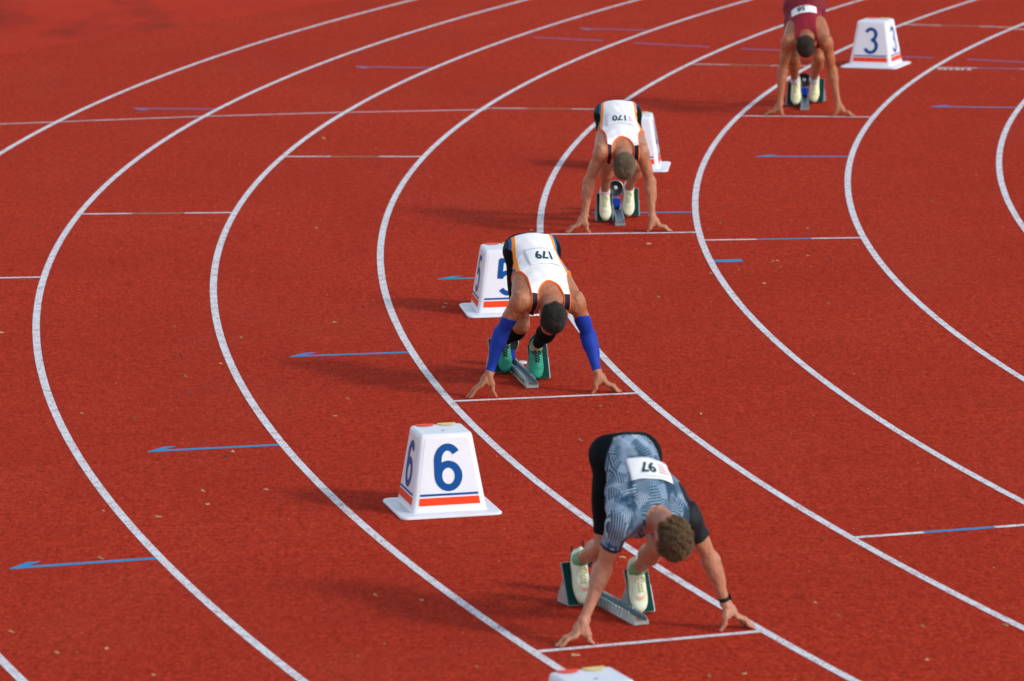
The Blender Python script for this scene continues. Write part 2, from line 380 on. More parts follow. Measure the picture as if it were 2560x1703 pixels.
# ------------------------------------------------------------------ leaf fragments and seeds
TAN = [(2.19, 36.19), (1.9, 35.88), (1.92, 35.95), (1.95, 35.97), (1.96, 35.66), (3.34, 38.91), (2.27, 37.56), (2.2, 33.99), (1.03, 34.38), (1.62, 37.92), (1.65, 35.55), (1.44, 35.41), (1.8, 34.92), (.16, 37.66), (1.04, 36.88), (-2.29, 27.18), (-1.97, 26.99), (-2.25, 23.74), (-2.01, 23.81), (-2.21, 25.93), (-1.74, 23.24), (-2.52, 24.21), (1.62, 24.31), (2.02, 24.06), (2.43, 24.06), (1.98, 23.34), (1.52, 24.62), (.54, 30.19), (1.15, 29.89), (.4, 29.08), (-1.5, 37.95), (-.46, 34.22), (-.47, 34.06), (-1.21, 33.49), (-2.1, 31.44), (-2.66, 30.18), (-1.9, 31.91), (-1.66, 28.87), (-1.77, 27.71), (-1.72, 27.32), (-1.41, 27.72), (-1.03, 30.56), (-1.09, 29.98), (.29, 23.53), (1.09, 23.1), (.92, 23.07), (.57, 25.77), (-.72, 24.93), (-.48, 24.8), (-.19, 23.32), (-2.3, 33.4), (-3.46, 33.24), (-1.82, 32.92), (-1.63, 43.33)]
DARK = [(2.25, 36.38), (2.32, 35.99), (1.27, 39.71), (1.4, 38.96), (1.72, 35.34), (1.79, 36.37), (1.66, 26.18), (-.44, 37.66), (-1.03, 34.12), (-2.18, 32.23), (-2.04, 30.83), (-2.33, 30.01), (-1.69, 28.71), (-1.27, 24.07)]
def leaf_mat(name, a, b):
    m = MT(name, .7, .3); v = m.coord(); m.base(m.mix(m.noise(90, 3, v), a, b)); return m.m
M_tan = leaf_mat('dry_tan_leaf', (.50, .33, .15), (.28, .16, .07)); M_dk = leaf_mat('dry_dark_leaf', (.14, .07, .03), (.05, .025, .015))
def leaf_mesh(seed, L, Wd):
    g = random.Random(seed); v, f = [], []; n = 6
    for i in range(n+1):
        t = i/n; w = Wd*math.sin(math.pi*(.08+.9*t))**.8*(.8+.4*g.random()); z = .006+.012*math.sin(t*3+g.random())*g.random()
        x = (t-.5)*L
        v += [(x, -w, z*.3+.003), (x, 0, z+.004), (x, w, z*.5+.003)]
    for i in range(n):
        for j in (0, 1): f.append((3*i+j, 3*i+j+1, 3*i+j+4, 3*i+j+3))
    me = bpy.data.meshes.new('leaf_fragment'); me.from_pydata(v, [], f); me.update(); return me
for pts, mat, lab, gr in ((TAN, M_tan, 'small dry tan leaf fragment lying on the red track', 'tan leaf fragments on the track'), (DARK, M_dk, 'small dark brown leaf fragment lying on the red track', 'dark leaf fragments on the track')):
    mes = [leaf_mesh(i, .030+.004*i, .0045+.0012*(i % 4)) for i in range(6)]
    for m in mes: m.materials.append(mat)
    ORD = 'nearest second third fourth fifth sixth seventh eighth ninth tenth eleventh twelfth thirteenth fourteenth fifteenth sixteenth seventeenth'.split()
    LN = 'one two three four five six seven eight nine'.split(); seen = {}
    pts = sorted(pts, key=lambda p: p[1])
    for i, (x, y) in enumerate(pts):
        o = bpy.data.objects.new('leaf_fragment', mes[i % 6]); COL.objects.link(o); o.location = (x, y, .002)
        o.rotation_euler = (0, random.uniform(-.2, .3), random.uniform(-.9, .9)); k = random.uniform(.5, .95); o.scale = (k, k, 1)
        ln = min(9, max(1, math.ceil((math.hypot(x-CX, y-CY)-36.5)/1.22))); n_ = seen.get(ln, 0); seen[ln] = n_+1
        tag(o, lab.replace(' lying on the red track', '')+' in lane '+LN[ln-1]+', '+(ORD[n_]+' of its kind from the near end' if n_ else 'nearest of its kind to the viewer'), 'leaf', gr)

# ------------------------------------------------------------------ text helper
def text_mesh(txt, size, bold=0, extr=0.0, res=8):
    c = bpy.data.curves.new('t', 'FONT'); c.body = txt; c.size = size; c.align_x = 'CENTER'; c.align_y = 'CENTER'
    c.offset = bold; c.extrude = extr; c.resolution_u = res
    o = bpy.data.objects.new('t', c); COL.objects.link(o); dg = bpy.context.evaluated_depsgraph_get(); dg.update()
    me = bpy.data.meshes.new_from_object(o.evaluated_get(dg)); bpy.data.objects.remove(o); bpy.data.curves.remove(c)
    return me
def arc(cx, cy, rx, ry, a0, a1, n=28): return [(cx+rx*math.cos(R(a0+(a1-a0)*i/n)), cy+ry*math.sin(R(a0+(a1-a0)*i/n))) for i in range(n+1)]
DIG = {6: ([arc(.001, -.047, .057, .065, 0, 360, 48), arc(.001, .035, .057, .078, 36, 180)+[(-.0565, -.045)]], .044),
       5: ([[(.058, .112), (-.046, .112)], [(-.036, .120), (-.053, -.012)], arc(.0, -.043, .056, .070, 148, -145, 40)], .037),
       3: ([arc(.0, .058, .050, .054, 155, -88, 34), arc(.0, -.054, .058, .062, 86, -158, 38)], .035),
       4: ([[(.028, -.131), (.028, .131)], [(.030, .112), (-.062, -.050)], [(-.070, -.048), (.072, -.048)]], .036),
       7: ([[(-.066, .112), (.066, .112)], [(.056, .118), (-.024, -.131)]], .038)}
def digit_mesh(d):
    paths, w = DIG[d]; V, F = [], []
    for j, p in enumerate(paths):
        n = len(p); closed = p[0] == p[-1] or (Vector(p[0])-Vector(p[-1])).length < 1e-5
        b = len(V); z = .0002*j
        for i in range(n):
            a = Vector(p[max(i-1, 0)]) if not (closed and i == 0) else Vector(p[-2]); c = Vector(p[min(i+1, n-1)]) if not (closed and i == n-1) else Vector(p[1])
            t = (c-a).normalized(); q = Vector((-t.y, t.x)); ww = w*(.5-.05*abs(t.x))
            V += [(p[i][0]+q.x*ww, p[i][1]+q.y*ww, z), (p[i][0]-q.x*ww, p[i][1]-q.y*ww, z)]
        F += [(b+2*i, b+2*i+1, b+2*i+3, b+2*i+2) for i in range(n-1)]
    me = bpy.data.meshes.new('number'); me.from_pydata(V, [], F); me.update(); return me
# ------------------------------------------------------------------ lane number boxes
BH, BT, BB, FL = .45, .147, .212, .287       # height, half top, half body bottom, half flange
def lane_box(num, x, y, yaw, label):
    t = empty('lane_number_box', (x, y, 0), yaw, label, 'lane marker', 'numbered lane boxes')
    bm = bmesh.new()
    secs = [rrect(BB+.012, BB+.012, .03, .014), rrect(BB, BB, .026, .030)]
    for i in range(1, 8):
        q = i/8; secs.append(rrect(BB+(BT-BB)*q, BB+(BT-BB)*q, .026-.006*q, .030+(BH-.042)*q))
    secs += [rrect(BT+.001, BT+.001, .020, BH-.014), rrect(BT-.004, BT-.004, .018, BH-.004), rrect(BT-.012, BT-.012, .014, BH)]
    loft(bm, secs)
    o = bm_obj('shell', bm, M_box, t, True)
    for p in o.data.polygons:
        if len(p.vertices) > 4: p.use_smooth = False
    bm = bmesh.new(); loft(bm, [rrect(FL, FL, .045, .003, 7), rrect(FL, FL, .045, .012, 7), rrect(FL-.006, FL-.006, .04, .017, 7), rrect(BB+.02, BB+.02, .03, .022, 7)])
    f = bm_obj('flange', bm, M_box, t); f.data.polygons.foreach_set('use_smooth', [False]*len(f.data.polygons))
    sl = math.atan2(BB-BT, BH-.03)
    for k in range(4):
        # face frame: origin at bottom middle of the face, x along, y up the slope, z outward
        M = Matrix.Rotation(k*math.pi/2, 4, 'Z') @ Matrix.Translation((0, -BB, .03)) @ Matrix.Rotation(math.pi/2-sl, 4, 'X')
        # raised frame edge: the face panel is a shallow inset plate
        def plate(name, pts, z, mat, par=t, th=.0012):
            bm = bmesh.new(); lo = [bm.verts.new(M @ Vector((a, b, z-.003))) for a, b in pts]; hi = [bm.verts.new(M @ Vector((a, b, z+th))) for a, b in pts]
            bm.faces.new(lo); bm.faces.new(hi)
            for i in range(len(pts)): bm.faces.new((lo[i], lo[(i+1) % len(pts)], hi[(i+1) % len(pts)], hi[i]))
            return bm_obj(name, bm, mat, par)
        hw = lambda yy: BB-.030+(BT-BB)*yy/.425
        plate('face_panel', [(-hw(.012), .012), (hw(.012), .012), (hw(.40), .40), (-hw(.40), .40)], .0, M_box, t, .0009)
        plate('stripe', [(-hw(.030)+.004, .030), (hw(.030)-.004, .030), (hw(.072)-.004, .072), (-hw(.072)+.004, .072)], .0022, M_band)
        plate('stripe', [(-hw(.082)+.004, .082), (hw(.082)-.004, .082), (hw(.094)-.004, .094), (-hw(.094)+.004, .094)], .0022, M_num)
        me = digit_mesh(num); me.transform(M @ Matrix.Translation((0, .237, .0030)))
        link('number', me, M_num, t)
    # two coloured half-round discs in hand recesses at the back edge of the top
    for sx_, mat in ((-1, M_band), (1, M_yel)):
        bm = bmesh.new(); c0 = Vector((sx_*.062-.004, BT-.016, BH+.003)); n = 16
        vv = [bm.verts.new(c0+Vector((.052*math.cos(math.pi+math.pi*i/n), .05*math.sin(math.pi+math.pi*i/n), .0))) for i in range(n+1)]
        ww = [bm.verts.new(v.co+Vector((0, 0, .0012+.004*max(0, 1+(v.co.y-c0.y)/.05)))) for v in vv]
        bm.faces.new(vv); bm.faces.new(ww)
        for i in range(n+1): j = (i+1) % (n+1); bm.faces.new((vv[i], vv[j], ww[j], ww[i]))
        bm_obj('top_disc', bm, mat, t)
    bm = bmesh.new(); loft(bm, [rrect(.009, .006, .004, BH-.001), rrect(.009, .006, .004, BH+.0012)]); lg = bm_obj('top_emblem', bm, M_num, t)
    lg.location = (.0, -.05, 0)
    return t
lane_box(6, -.403, 27.177, .220, 'white lane box with number 6, standing free behind the runner in patterned shirt')
lane_box(5, -.048, 33.94, .126, 'white lane box with number 5, partly hidden by the runner with blue arm sleeves')
lane_box(4, 1.048, 41.202, -.078, 'white lane box behind the runner with bib 170, mostly hidden by him')
lane_box(3, 3.601, 48.44, -.352, 'white lane box with number 3, beside the runner in maroon')
lane_box(7, .33, 21.269, .36, 'white lane box cut off by the bottom edge of the picture, only its top showing')

# ------------------------------------------------------------------ starting blocks
def origin(k):
    a = R(STARTS[k]); rc = 36.5+1.22*(k-.5); return (CX+rc*math.cos(a), CY+rc*math.sin(a), 0)
def starting_block(k, bx, yf, yaw, pads, label, spk=(0, -1.2, .17), disc=True, antennas=False):
    """pads: list of (side, x, y_bottom) ; side +1 = athlete's right"""
    t = empty('starting_block', origin(k), R(STARTS[k]), label, 'starting block', 'starting blocks behind the start lines')
    B = empty('rail_frame', (bx, yf, 0), yaw); B.parent = t   # frame only carries the rail; replaced below
    Mx = Matrix.Translation((bx, yf, 0)) @ Matrix.Rotation(yaw, 4, 'Z'); bpy.data.objects.remove(B)
    L = .92
    def P(x, y, z): return Mx @ Vector((x, y, z))
    def boxp(bm, x0, x1, y0, y1, z0, z1, taper=0):
        vs = [bm.verts.new(P(x, y, z)) for x, y, z in ((x0-taper, y0, z0), (x1+taper, y0, z0), (x1+taper, y1, z0), (x0-taper, y1, z0), (x0, y0, z1), (x1, y0, z1), (x1, y1, z1), (x0, y1, z1))]
        for q in ((0, 3, 2, 1), (4, 5, 6, 7), (0, 1, 5, 4), (1, 2, 6, 5), (2, 3, 7, 6), (3, 0, 4, 7)): bm.faces.new([vs[i] for i in q])
    bm = bmesh.new()
    boxp(bm, -.030, .030, -L, 0, .010, .022)                 # channel floor
    for sx in (-1, 1):                                       # outward leaning walls
        secs = []
        for y in (0, -.03, -L):
            z1 = .046 if y < -.01 else .040
            secs.append([P(sx*.040, y, .004), P(sx*.036, y, .004), P(sx*.028, y, z1), P(sx*.032, y, z1)])
        loft(bm, secs)
    boxp(bm, -.040, .040, -.006, .004, .004, .022)           # front foot plate
    rail = bm_obj('rail', bm, M_alu, t)
    bm = bmesh.new()
    n = 17
    for i in range(n):                                       # rows of teeth on both walls
        y = -.10-i*.043
        for sx in (-1, 1): boxp(bm, sx*.030-.005, sx*.030+.005, y-.010, y+.010, .044, .054)
    tag(bm_obj('teeth', bm, M_alu, rail), kind='stuff')
    bm = bmesh.new()
    for i in range(n):
        y = -.12-i*.043
        for sx in (-1, 1): boxp(bm, sx*.0385-.0012, sx*.0385+.0012, y-.003, y+.003, .014, .036)
    tag(bm_obj('slots', bm, M_ltgrey if k == 6 else M_blk, rail), kind='stuff')
    bm = bmesh.new(); boxp(bm, -.016, .018, -.075, -.045, .0222, .0236); bm_obj('sticker', bm, M_redst, rail)
    for side, px, py in pads:
        h = .205; lean = .105; w = .059
        # pad local: bottom at (px,py), top at (px,py-lean,h)
        def Q(u, v, d):   # u lateral, v 0..1 up the pad, d thickness backwards
            return Vector((px+u, py-lean*v-d*.9, .012+h*v-d*.35))
        bm = bmesh.new()
        for (u0, u1, v0, v1, d0, d1) in ((-w-.004, w+.004, 0, 1.0, 0, .012),):
            vs = [bm.verts.new(Q(u, v, d)) for d in (d0, d1) for u, v in ((u0, v0), (u1, v0), (u1, v1), (u0, v1))]
            for q in ((0, 1, 2, 3), (4, 7, 6, 5), (0, 4, 5, 1), (1, 5, 6, 2), (2, 6, 7, 3), (3, 7, 4, 0)): bm.faces.new([vs[i] for i in q])
        # side triangles (metal wedge)
        for sx in (-1, 1):
            a = [Q(sx*(w+.003), .02, .004), Q(sx*(w+.003), .60, .004), Vector((px+sx*(w+.007), py-.135, .05)), Vector((px+sx*(w+.009), py-.14, .010))]
            b = [v+Vector((sx*.005, 0, 0)) for v in a]
            A = [bm.verts.new(v) for v in a]; Bv = [bm.verts.new(v) for v in b]
            bm.faces.new(A); bm.faces.new(Bv)
            for i in range(4): bm.faces.new((A[i], A[(i+1) % 4], Bv[(i+1) % 4], Bv[i]))
        # crossbar to the rail
        vs = [Vector((px-w, py-.07, .018)), Vector((px+w, py-.07, .018)), Vector((px+w, py-.11, .018)), Vector((px-w, py-.11, .018))]
        lo = [bm.verts.new(v) for v in vs]; hi = [bm.verts.new(v+Vector((0, 0, .02))) for v in vs]
        bm.faces.new(lo); bm.faces.new(hi)
        for i in range(4): bm.faces.new((lo[i], lo[(i+1) % 4], hi[(i+1) % 4], hi[i]))
        ped = bm_obj('pedal', bm, M_alu2, t)
        bm = bmesh.new(); g = 6
        for (u0, u1, v0, v1, d0, d1) in ((-w, w, .01, .975, -.009, -.0005),):
            vs = [bm.verts.new(Q(u, v, d)) for d in (d0, d1) for u, v in ((u0, v0), (u1, v0), (u1, v1), (u0, v1))]
            for q in ((0, 1, 2, 3), (4, 7, 6, 5), (0, 4, 5, 1), (1, 5, 6, 2), (2, 6, 7, 3), (3, 7, 4, 0)): bm.faces.new([vs[i] for i in q])
        bm_obj('pad', bm, M_pad, ped)
    # anchor disc beside the rail end
    if disc:
        bm = bmesh.new(); n = 20; c = P(-.07, -L+.12, 0)
        loft(bm, [[c+Vector((r*math.cos(i*6.283/n), r*math.sin(i*6.283/n), z)) for i in range(n)] for r, z in ((.034, .022), (.036, .028), (.030, .034))])
        tube('', [c+Vector((0, 0, 0)), c+Vector((0, 0, .023))], .01, None, bm=bm)
        bm_obj('anchor_disc', bm, M_ltgrey, t, False)
    # loudspeaker on its blue box
    sx, sy, sz = spk; c = P(sx-bx*0, sy-yf, 0); c = Vector((c.x, c.y, sz))
    bm = bmesh.new()
    def bx6(bm, c, hx, hy, hz):
        vs = [bm.verts.new(c+Vector((a*hx, b*hy, d*hz))) for d in (-1, 1) for a, b in ((-1, -1), (1, -1), (1, 1), (-1, 1))]
        for q in ((0, 3, 2, 1), (4, 5, 6, 7), (0, 1, 5, 4), (1, 2, 6, 5), (2, 3, 7, 6), (3, 0, 4, 7)): bm.faces.new([vs[i] for i in q])
    bx6(bm, Vector((c.x, c.y-.01, .072)), .036, .05, .036); bmesh.ops.bevel(bm, geom=bm.edges[:], offset=.005, segments=2, affect='EDGES')
    bb = bm_obj('speaker_base', bm, M_bluebox, t)
    bm = bmesh.new(); bx6(bm, Vector((c.x, c.y-.01, .018)), .028, .04, .016); bm_obj('foot', bm, M_blk, bb)
    n = 32; r = .064
    bm = bmesh.new()
    secs = [[(rr, yy)] for rr, yy in ()]
    prof = [(.010, -.075), (.030, -.07), (.040, -.03), (.058, -.005), (r, .014), (r, .022), (r-.004, .022)]
    rings = [[bm.verts.new((c.x+q*math.cos(i*6.283/n), c.y+yy, c.z+q*math.sin(i*6.283/n))) for i in range(n)] for q, yy in prof]
    for u, v in zip(rings, rings[1:]):
        for i in range(n): bm.faces.new((u[i], u[(i+1) % n], v[(i+1) % n], v[i]))
    bm.faces.new(rings[0])
    sp = bm_obj('loudspeaker', bm, M_alu if k in (4, 5) else M_blk, t, True)
    bm = bmesh.new(); prof = [(r-.004, .021), (.050, .008), (.034, -.006), (.018, -.014), (.001, -.016)]
    rings = [[bm.verts.new((c.x+q*math.cos(i*6.283/n), c.y+yy, c.z+q*math.sin(i*6.283/n))) for i in range(n)] for q, yy in prof]
    for u, v in zip(rings, rings[1:]):
        for i in range(n): bm.faces.new((u[i], u[(i+1) % n], v[(i+1) % n], v[i]))
    bm_obj('cone', bm, M_cone, sp, True)
    bm = bmesh.new(); bmesh.ops.create_uvsphere(bm, u_segments=16, v_segments=8, radius=.017)
    for v in bm.verts: v.co = Vector((c.x+v.co.x, c.y-.004+v.co.y*.5, c.z+v.co.z))
    bm_obj('dust_cap', bm, M_ltgrey, sp, True)
    if antennas:
        for q in ((-.022, .27), (.040, .245)): tube('antenna', [(c.x+q[0], c.y-.02, .12), (c.x+q[0], c.y-.02, q[1])], .0045, M_blk, t)
    return t
starting_block(6, -.098, -.345, R(2), [(-1, -.190, -.568), (1, .050, -.845)], 'starting block under the runner in the patterned shirt, loudspeaker turned away behind his foot', (-.0, -1.17, .18), True, True)
starting_block(5, .030, -.325, R(0), [(-1, -.068, -.600), (1, .140, -.885)], 'starting block under the runner with blue arm sleeves and green shoes', (.008, -1.17, .150))
starting_block(4, -.003, -.375, R(0.5), [(1, .112, -.580), (-1, -.098, -.830)], 'starting block under the runner with bib 170', (.010, -1.17, .188), False)
starting_block(3, .062, -.455, R(7), [(1, .200, -.715), (-1, .015, -.985)], 'starting block under the runner in maroon, loudspeaker between his feet', (.0, -1.31, .178), False)

# ------------------------------------------------------------------ athletes
POSE = {
6: dict(pelvis=(-.072, -.452, .849), c7=(-.053, .032, .654), shR=(.131, .0, .615), shL=(-.232, -.018, .605), elR=(.190, -.105, .355), elL=(-.371, -.081, .36), wrR=(.303, -.06, .122), wrL=(-.451, -.089, .14),
        knR=(.043, -.483, .395), knL=(-.152, -.239, .427), anR=(.037, -.874, .241), anL=(-.17, -.604, .22), toeR=(.059, -.82, .04), toeL=(-.194, -.54, .03), head=(-.066, .200, .555), hd=(-.12, .75, -.66)),
5: dict(pelvis=(-.008, -.471, .858), c7=(-.03, .005, .645), shR=(.158, -.005, .622), shL=(-.202, -.050, .592), elR=(.262, -.108, .400), elL=(-.298, -.150, .352), wrR=(.344, -.081, .156), wrL=(-.336, -.055, .136),
        knR=(.063, -.528, .377), knL=(-.072, -.243, .41), anR=(.111, -.907, .202), anL=(-.045, -.613, .215), toeR=(.159, -.80, .05), toeL=(-.066, -.533, .036), head=(-.018, .170, .535), hd=(0, .72, -.69)),
4: dict(pelvis=(.005, -.513, .848), c7=(-.015, -.032, .65), shR=(.145, -.02, .630), shL=(-.160, -.06, .620), elR=(.240, -.08, .39), elL=(-.226, -.12, .375), wrR=(.275, -.055, .132), wrL=(-.238, -.065, .121),
        knR=(.096, -.273, .501), knL=(-.139, -.551, .46), anR=(.11, -.597, .234), anL=(-.082, -.884, .211), toeR=(.105, -.541, .042), toeL=(-.09, -.816, .025), head=(-.024, .140, .541), hd=(0, .70, -.71)),
3: dict(pelvis=(.075, -.515, .94), c7=(-.009, -.042, .735), shR=(.170, -.06, .665), shL=(-.187, -.01, .672), elR=(.222, -.108, .395), elL=(-.226, -.114, .403), wrR=(.239, -.066, .109), wrL=(-.286, -.051, .116),
        knR=(.141, -.253, .499), knL=(-.054, -.557, .473), anR=(.172, -.596, .258), anL=(.031, -.886, .228), toeR=(.181, -.548, .059), toeL=(.006, -.821, .039), head=(-.02, .140, .655), hd=(.05, .70, -.71)),
}
VOX = .0046
def nrm(v): v = np.array(v, float); return v/np.linalg.norm(v)
def lerp(a, b, t): return a+(b-a)*t
def tubes_mesh(curves, rad):   # cheap triangular ribbons (hair): list of point lists -> V,F
    V = []; F = []
    for c in curves:
        c = np.asarray(c); n = len(c); t = nrm(c[-1]-c[0]); s = np.cross(t, (0.3, .5, .8)); s = s/(np.linalg.norm(s)+1e-9); u = np.cross(t, s)
        b = len(V)
        for i in range(n):
            r = rad*(1-.75*i/(n-1))
            V += [c[i]+s*r, c[i]-s*.5*r+u*.87*r, c[i]-s*.5*r-u*.87*r]
        for i in range(n-1):
            for j in range(3):
                F.append((b+3*i+j, b+3*i+(j+1) % 3, b+3*i+3+(j+1) % 3, b+3*i+3+j))
    return np.array(V), np.array(F)
def vertex_normals(V, F):
    a = V[F[:, 2]]-V[F[:, 0]]; b = V[F[:, 3]]-V[F[:, 1]]; n = np.cross(a, b); N = np.zeros_like(V)
    for j in range(4): np.add.at(N, F[:, j], n)
    return N/(np.linalg.norm(N, axis=1, keepdims=True)+1e-12)

def athlete(k, st):
    J = {a: np.array(b, float) for a, b in POSE[k].items()}
    root = empty('person', origin(k), R(STARTS[k]), st['label'], 'person', 'sprinters set in their starting blocks')
    P0 = J['pelvis']; N0 = J['c7']+np.array([0, -.02, -.052])
    s = nrm(N0-P0); Lt = float(np.linalg.norm(N0-P0))
    l = J['shR']-J['shL']; l[2] *= .5; l = nrm(l-s*(l@s)); d = np.cross(l, s)
    Arows = np.array([l, s, d])
    def T(a, b, c): return P0+l*a+s*b+d*c
    # gentle rounding of the back: higher in the middle
    sc = Lt/.53
    g = st.get('girth', 1.); rb = st.get('rib', 1.)
    torso = [
        ell(T(0, .0, 0), (.152*g, .125, .103*g), Arows, .03),
        ell(T(0, .16, .012), (.128*rb, .17, .088*g), Arows, .05),
        ell(T(0, .33*sc, .006), (.152*rb, .20, .104*g), Arows, .05),
        ell(T(0, .43*sc, -.022), (.142*rb, .125, .086*g), Arows, .04),
        cone(T(.095*rb, .20, .0), T(.138*rb, .41*sc, -.02), .045, .055, .04), cone(T(-.095*rb, .20, .0), T(-.138*rb, .41*sc, -.02), .045, .055, .04),
        ell(T(.07, .42*sc, -.085), (.075, .08, .035), Arows, .03), ell(T(-.07, .42*sc, -.085), (.075, .08, .035), Arows, .03)]
    glute = []
    hips = {}
    lp = nrm(np.array([l[0], l[1]*.5, 0]))
    for S_, sg in (('R', 1), ('L', -1)):
        hips[S_] = P0+lp*sg*.088+np.array([0, -.012, -.022])
        glute.append(ell(hips[S_]+np.array([0, -.035, .020])+lp*sg*.004, (.088*g, .095, .096), None, .035))
    shoulders = []
    for S_, sg in (('R', 1), ('L', -1)):
        sh = J['sh'+S_]; el = J['el'+S_]
        out = nrm(sh-T(0, Lt-.06, .0))
        shoulders += [cone(T(sg*.045, Lt-.015, .012), lerp(T(sg*.045, Lt-.015, .012), sh, .85), .042, .040, .03),      # trapezius
                      cone(T(sg*.06, Lt-.14, .03), sh-out*.02, .050, .048, .035),                              # scapular mass
                      cone(T(sg*.10, Lt-.20, -.01), sh-out*.015+np.array([0, 0, -.03]), .050, .042, .035),      # lat to armpit
                      cone(T(sg*.128, Lt-.23, .0), sh+np.array([0, -.005, -.012]), .048, .044, .05),
                      ell(T(sg*.085, Lt-.12, .052), (.040, .062, .024), np.array([nrm(l*1+s*.35*sg), nrm(s-l*.35*sg), d]), .02),
                      cone(T(sg*.07, Lt-.06, -.08), sh+np.array([0, 0, -.01]), .042, .040, .03),
                      cone(T(sg*.018, Lt-.17, .072), T(sg*.030, Lt-.01, .030), .022, .026, .010), cone(T(sg*.03, Lt-.13, .070), T(sg*.10, Lt-.07, .040), .022, .020, .010)]               # pec/clavicle
    # neck and head
    H = J['head']; hu = nrm(J['hd']); hl = nrm(l-hu*(l@hu)); hf = np.cross(hu, hl); hf = -hf if hf[2] > 0 else hf   # face looks down
    hl = np.cross(hf, hu)*1.0
    HA = np.array([hl, hu, hf])
    def HT(a, b, c): return H+hl*a+hu*b+hf*c
    neck = [cone(T(0, Lt-.03, .0), HT(0, -.075, -.018), .060, .052, .03), cone(T(.02, Lt-.0, .012), HT(.02, -.05, -.055), .036, .032, .02), cone(T(-.02, Lt-.0, .012), HT(-.02, -.05, -.055), .036, .032, .02)]
    skull = [ell(HT(0, .012, -.012), (.069, .094, .088), HA, .02), ell(HT(0, -.02, .03), (.062, .080, .062), HA, .03)]
    face = [ell(HT(0, -.075, .045), (.050, .050, .045), HA, .025), ell(HT(0, -.105, .062), (.022, .016, .02), HA, .02),
            cone(HT(0, -.012, .086), HT(0, -.048, .108), .008, .013, .010), ell(HT(0, .012, .080), (.055, .014, .014), HA, .015),
            ell(HT(.030, -.018, .094), (.017, .012, .012), HA, .008, True), ell(HT(-.030, -.018, .094), (.017, .012, .012), HA, .008, True),
            ell(HT(0, -.074, .088), (.024, .007, .008), HA, .006), ell(HT(0, -.083, .086), (.020, .007, .008), HA, .006),
            ell(HT(.040, -.042, .070), (.02, .018, .016), HA, .02), ell(HT(-.040, -.042, .070), (.02, .018, .016), HA, .02)]
    for sg in (1, -1):
        face += [ell(HT(sg*.083, -.012, -.016), (.010, .033, .020), np.array([nrm(hl*sg+hf*.5), hu, nrm(hf-hl*sg*.5)]), .006),
                 ell(HT(sg*.092, -.012, -.012), (.007, .016, .009), HA, .005, True)]
    # arms
    arms = {}
    hands = []
    mus = st.get('muscle', 1.)
    for S_, sg in (('R', 1), ('L', -1)):
        a, e, w = J['sh'+S_], J['el'+S_], J['wr'+S_]
        ua = nrm(e-a); fa = nrm(w-e); fw = nrm(np.array([0, 1, 0])-ua*ua[1])
        sd = np.cross(ua, fw)*sg; sd = -sd if sd[0]*sg < 0 else sd
        up = [ell(a+ua*.020, (.046*mus, .072, .046*mus), np.array([nrm(np.cross(ua, (0, 1, 0))), ua, nrm(np.cross(ua, np.cross(ua, (0, 1, 0))))]), .03),
              cone(a, e, .045*mus, .037, .03), ell(lerp(a, e, .52)+fw*.010, (.036*mus, .085, .034*mus), np.array([sd, ua, np.cross(sd, ua)]), .025),
              ell(lerp(a, e, .48)-fw*.014+sd*.006, (.036*mus, .09, .034*mus), np.array([sd, ua, np.cross(sd, ua)]), .025),
              cone(e+sd*-.006, e+sd*.006, .0345, .0345, .03)]
        lo = [cone(e, lerp(e, w, .22), .036, .0385*mus, .03), cone(lerp(e, w, .22), w, .0385*mus, .0225, .03),
              ell(lerp(e, w, .24)+sd*.008, (.028, .085, .030), np.array([sd, fa, np.cross(sd, fa)]), .02), cone(w+sd*.008, w-sd*.008, .0225, .0225, .015)]
        bk = -fw
        ac = a-ua*.030
        for (o1, o2) in ((fw*.022+sd*.010, fw*.010+sd*.018), (sd*.028, sd*.022), (bk*.022+sd*.012, bk*.006+sd*.020)):      # three heads of the deltoid
            up.append(cone(ac+o1*1.1, lerp(a, e, .42)+o2*.9, .026*mus, .016, .007))
        up += [cone(a+bk*.020+ua*.03, lerp(a, e, .72)+bk*.022, .026*mus, .017, .007), cone(a+bk*.010+sd*.022+ua*.09, lerp(a, e, .70)+bk*.010+sd*.020, .020*mus, .015, .007),
               cone(lerp(a, e, .28)+fw*.020, lerp(a, e, .86)+fw*.016, .022*mus, .014, .007)]
        lo += [cone(lerp(a, e, .88)+sd*.022+fw*.012, lerp(e, w, .50)+sd*.014+fw*.014, .018, .014, .007), cone(e+sd*.020-fw*.008, lerp(e, w, .62)+sd*.008-fw*.010, .019, .013, .007), cone(e-sd*.012+fw*.02, lerp(e, w, .45)-sd*.006+fw*.016, .019, .015, .008)]
        arms[S_] = (up, lo, sd)
        o = np.array([sg, 0, 0.]); z = w[2]
        hy = np.array([0, 1., 0])
        mcp = [w+o*.052+hy*.022, w+o*.060+hy*.002, w+o*.055-hy*.019, w+o*.043-hy*.037]
        mz = [z-.072, z-.070, z-.071, z-.075]
        tipo = [(.134, .026), (.148, .007), (.140, -.014), (.118, -.036)]
        fan = st.get('fan', 1.0)
        hp = []
        for i in range(4):
            m = mcp[i].copy(); m[2] = mz[i]
            c0 = w+o*(.006)+hy*(.012-.009*i)+np.array([0, 0, -.012])
            hp.append(cone(c0, m, .0150, .0128, .014))
            tp = w+o*tipo[i][0]*fan+hy*tipo[i][1]; tp[2] = .0078
            pip = lerp(m, tp, .47); pip[2] += .010; pip = pip+o*.002
            dip = lerp(m, tp, .78); dip[2] = max(.013, dip[2]-.002)
            hp += [cone(m, pip, .0118, .0104, .006), cone(pip, dip, .0102, .0092, .004), cone(dip, tp, .0092, .0078, .004), cone(pip, pip+np.array([0, 0, .0005]), .0110, .0110, .004)]
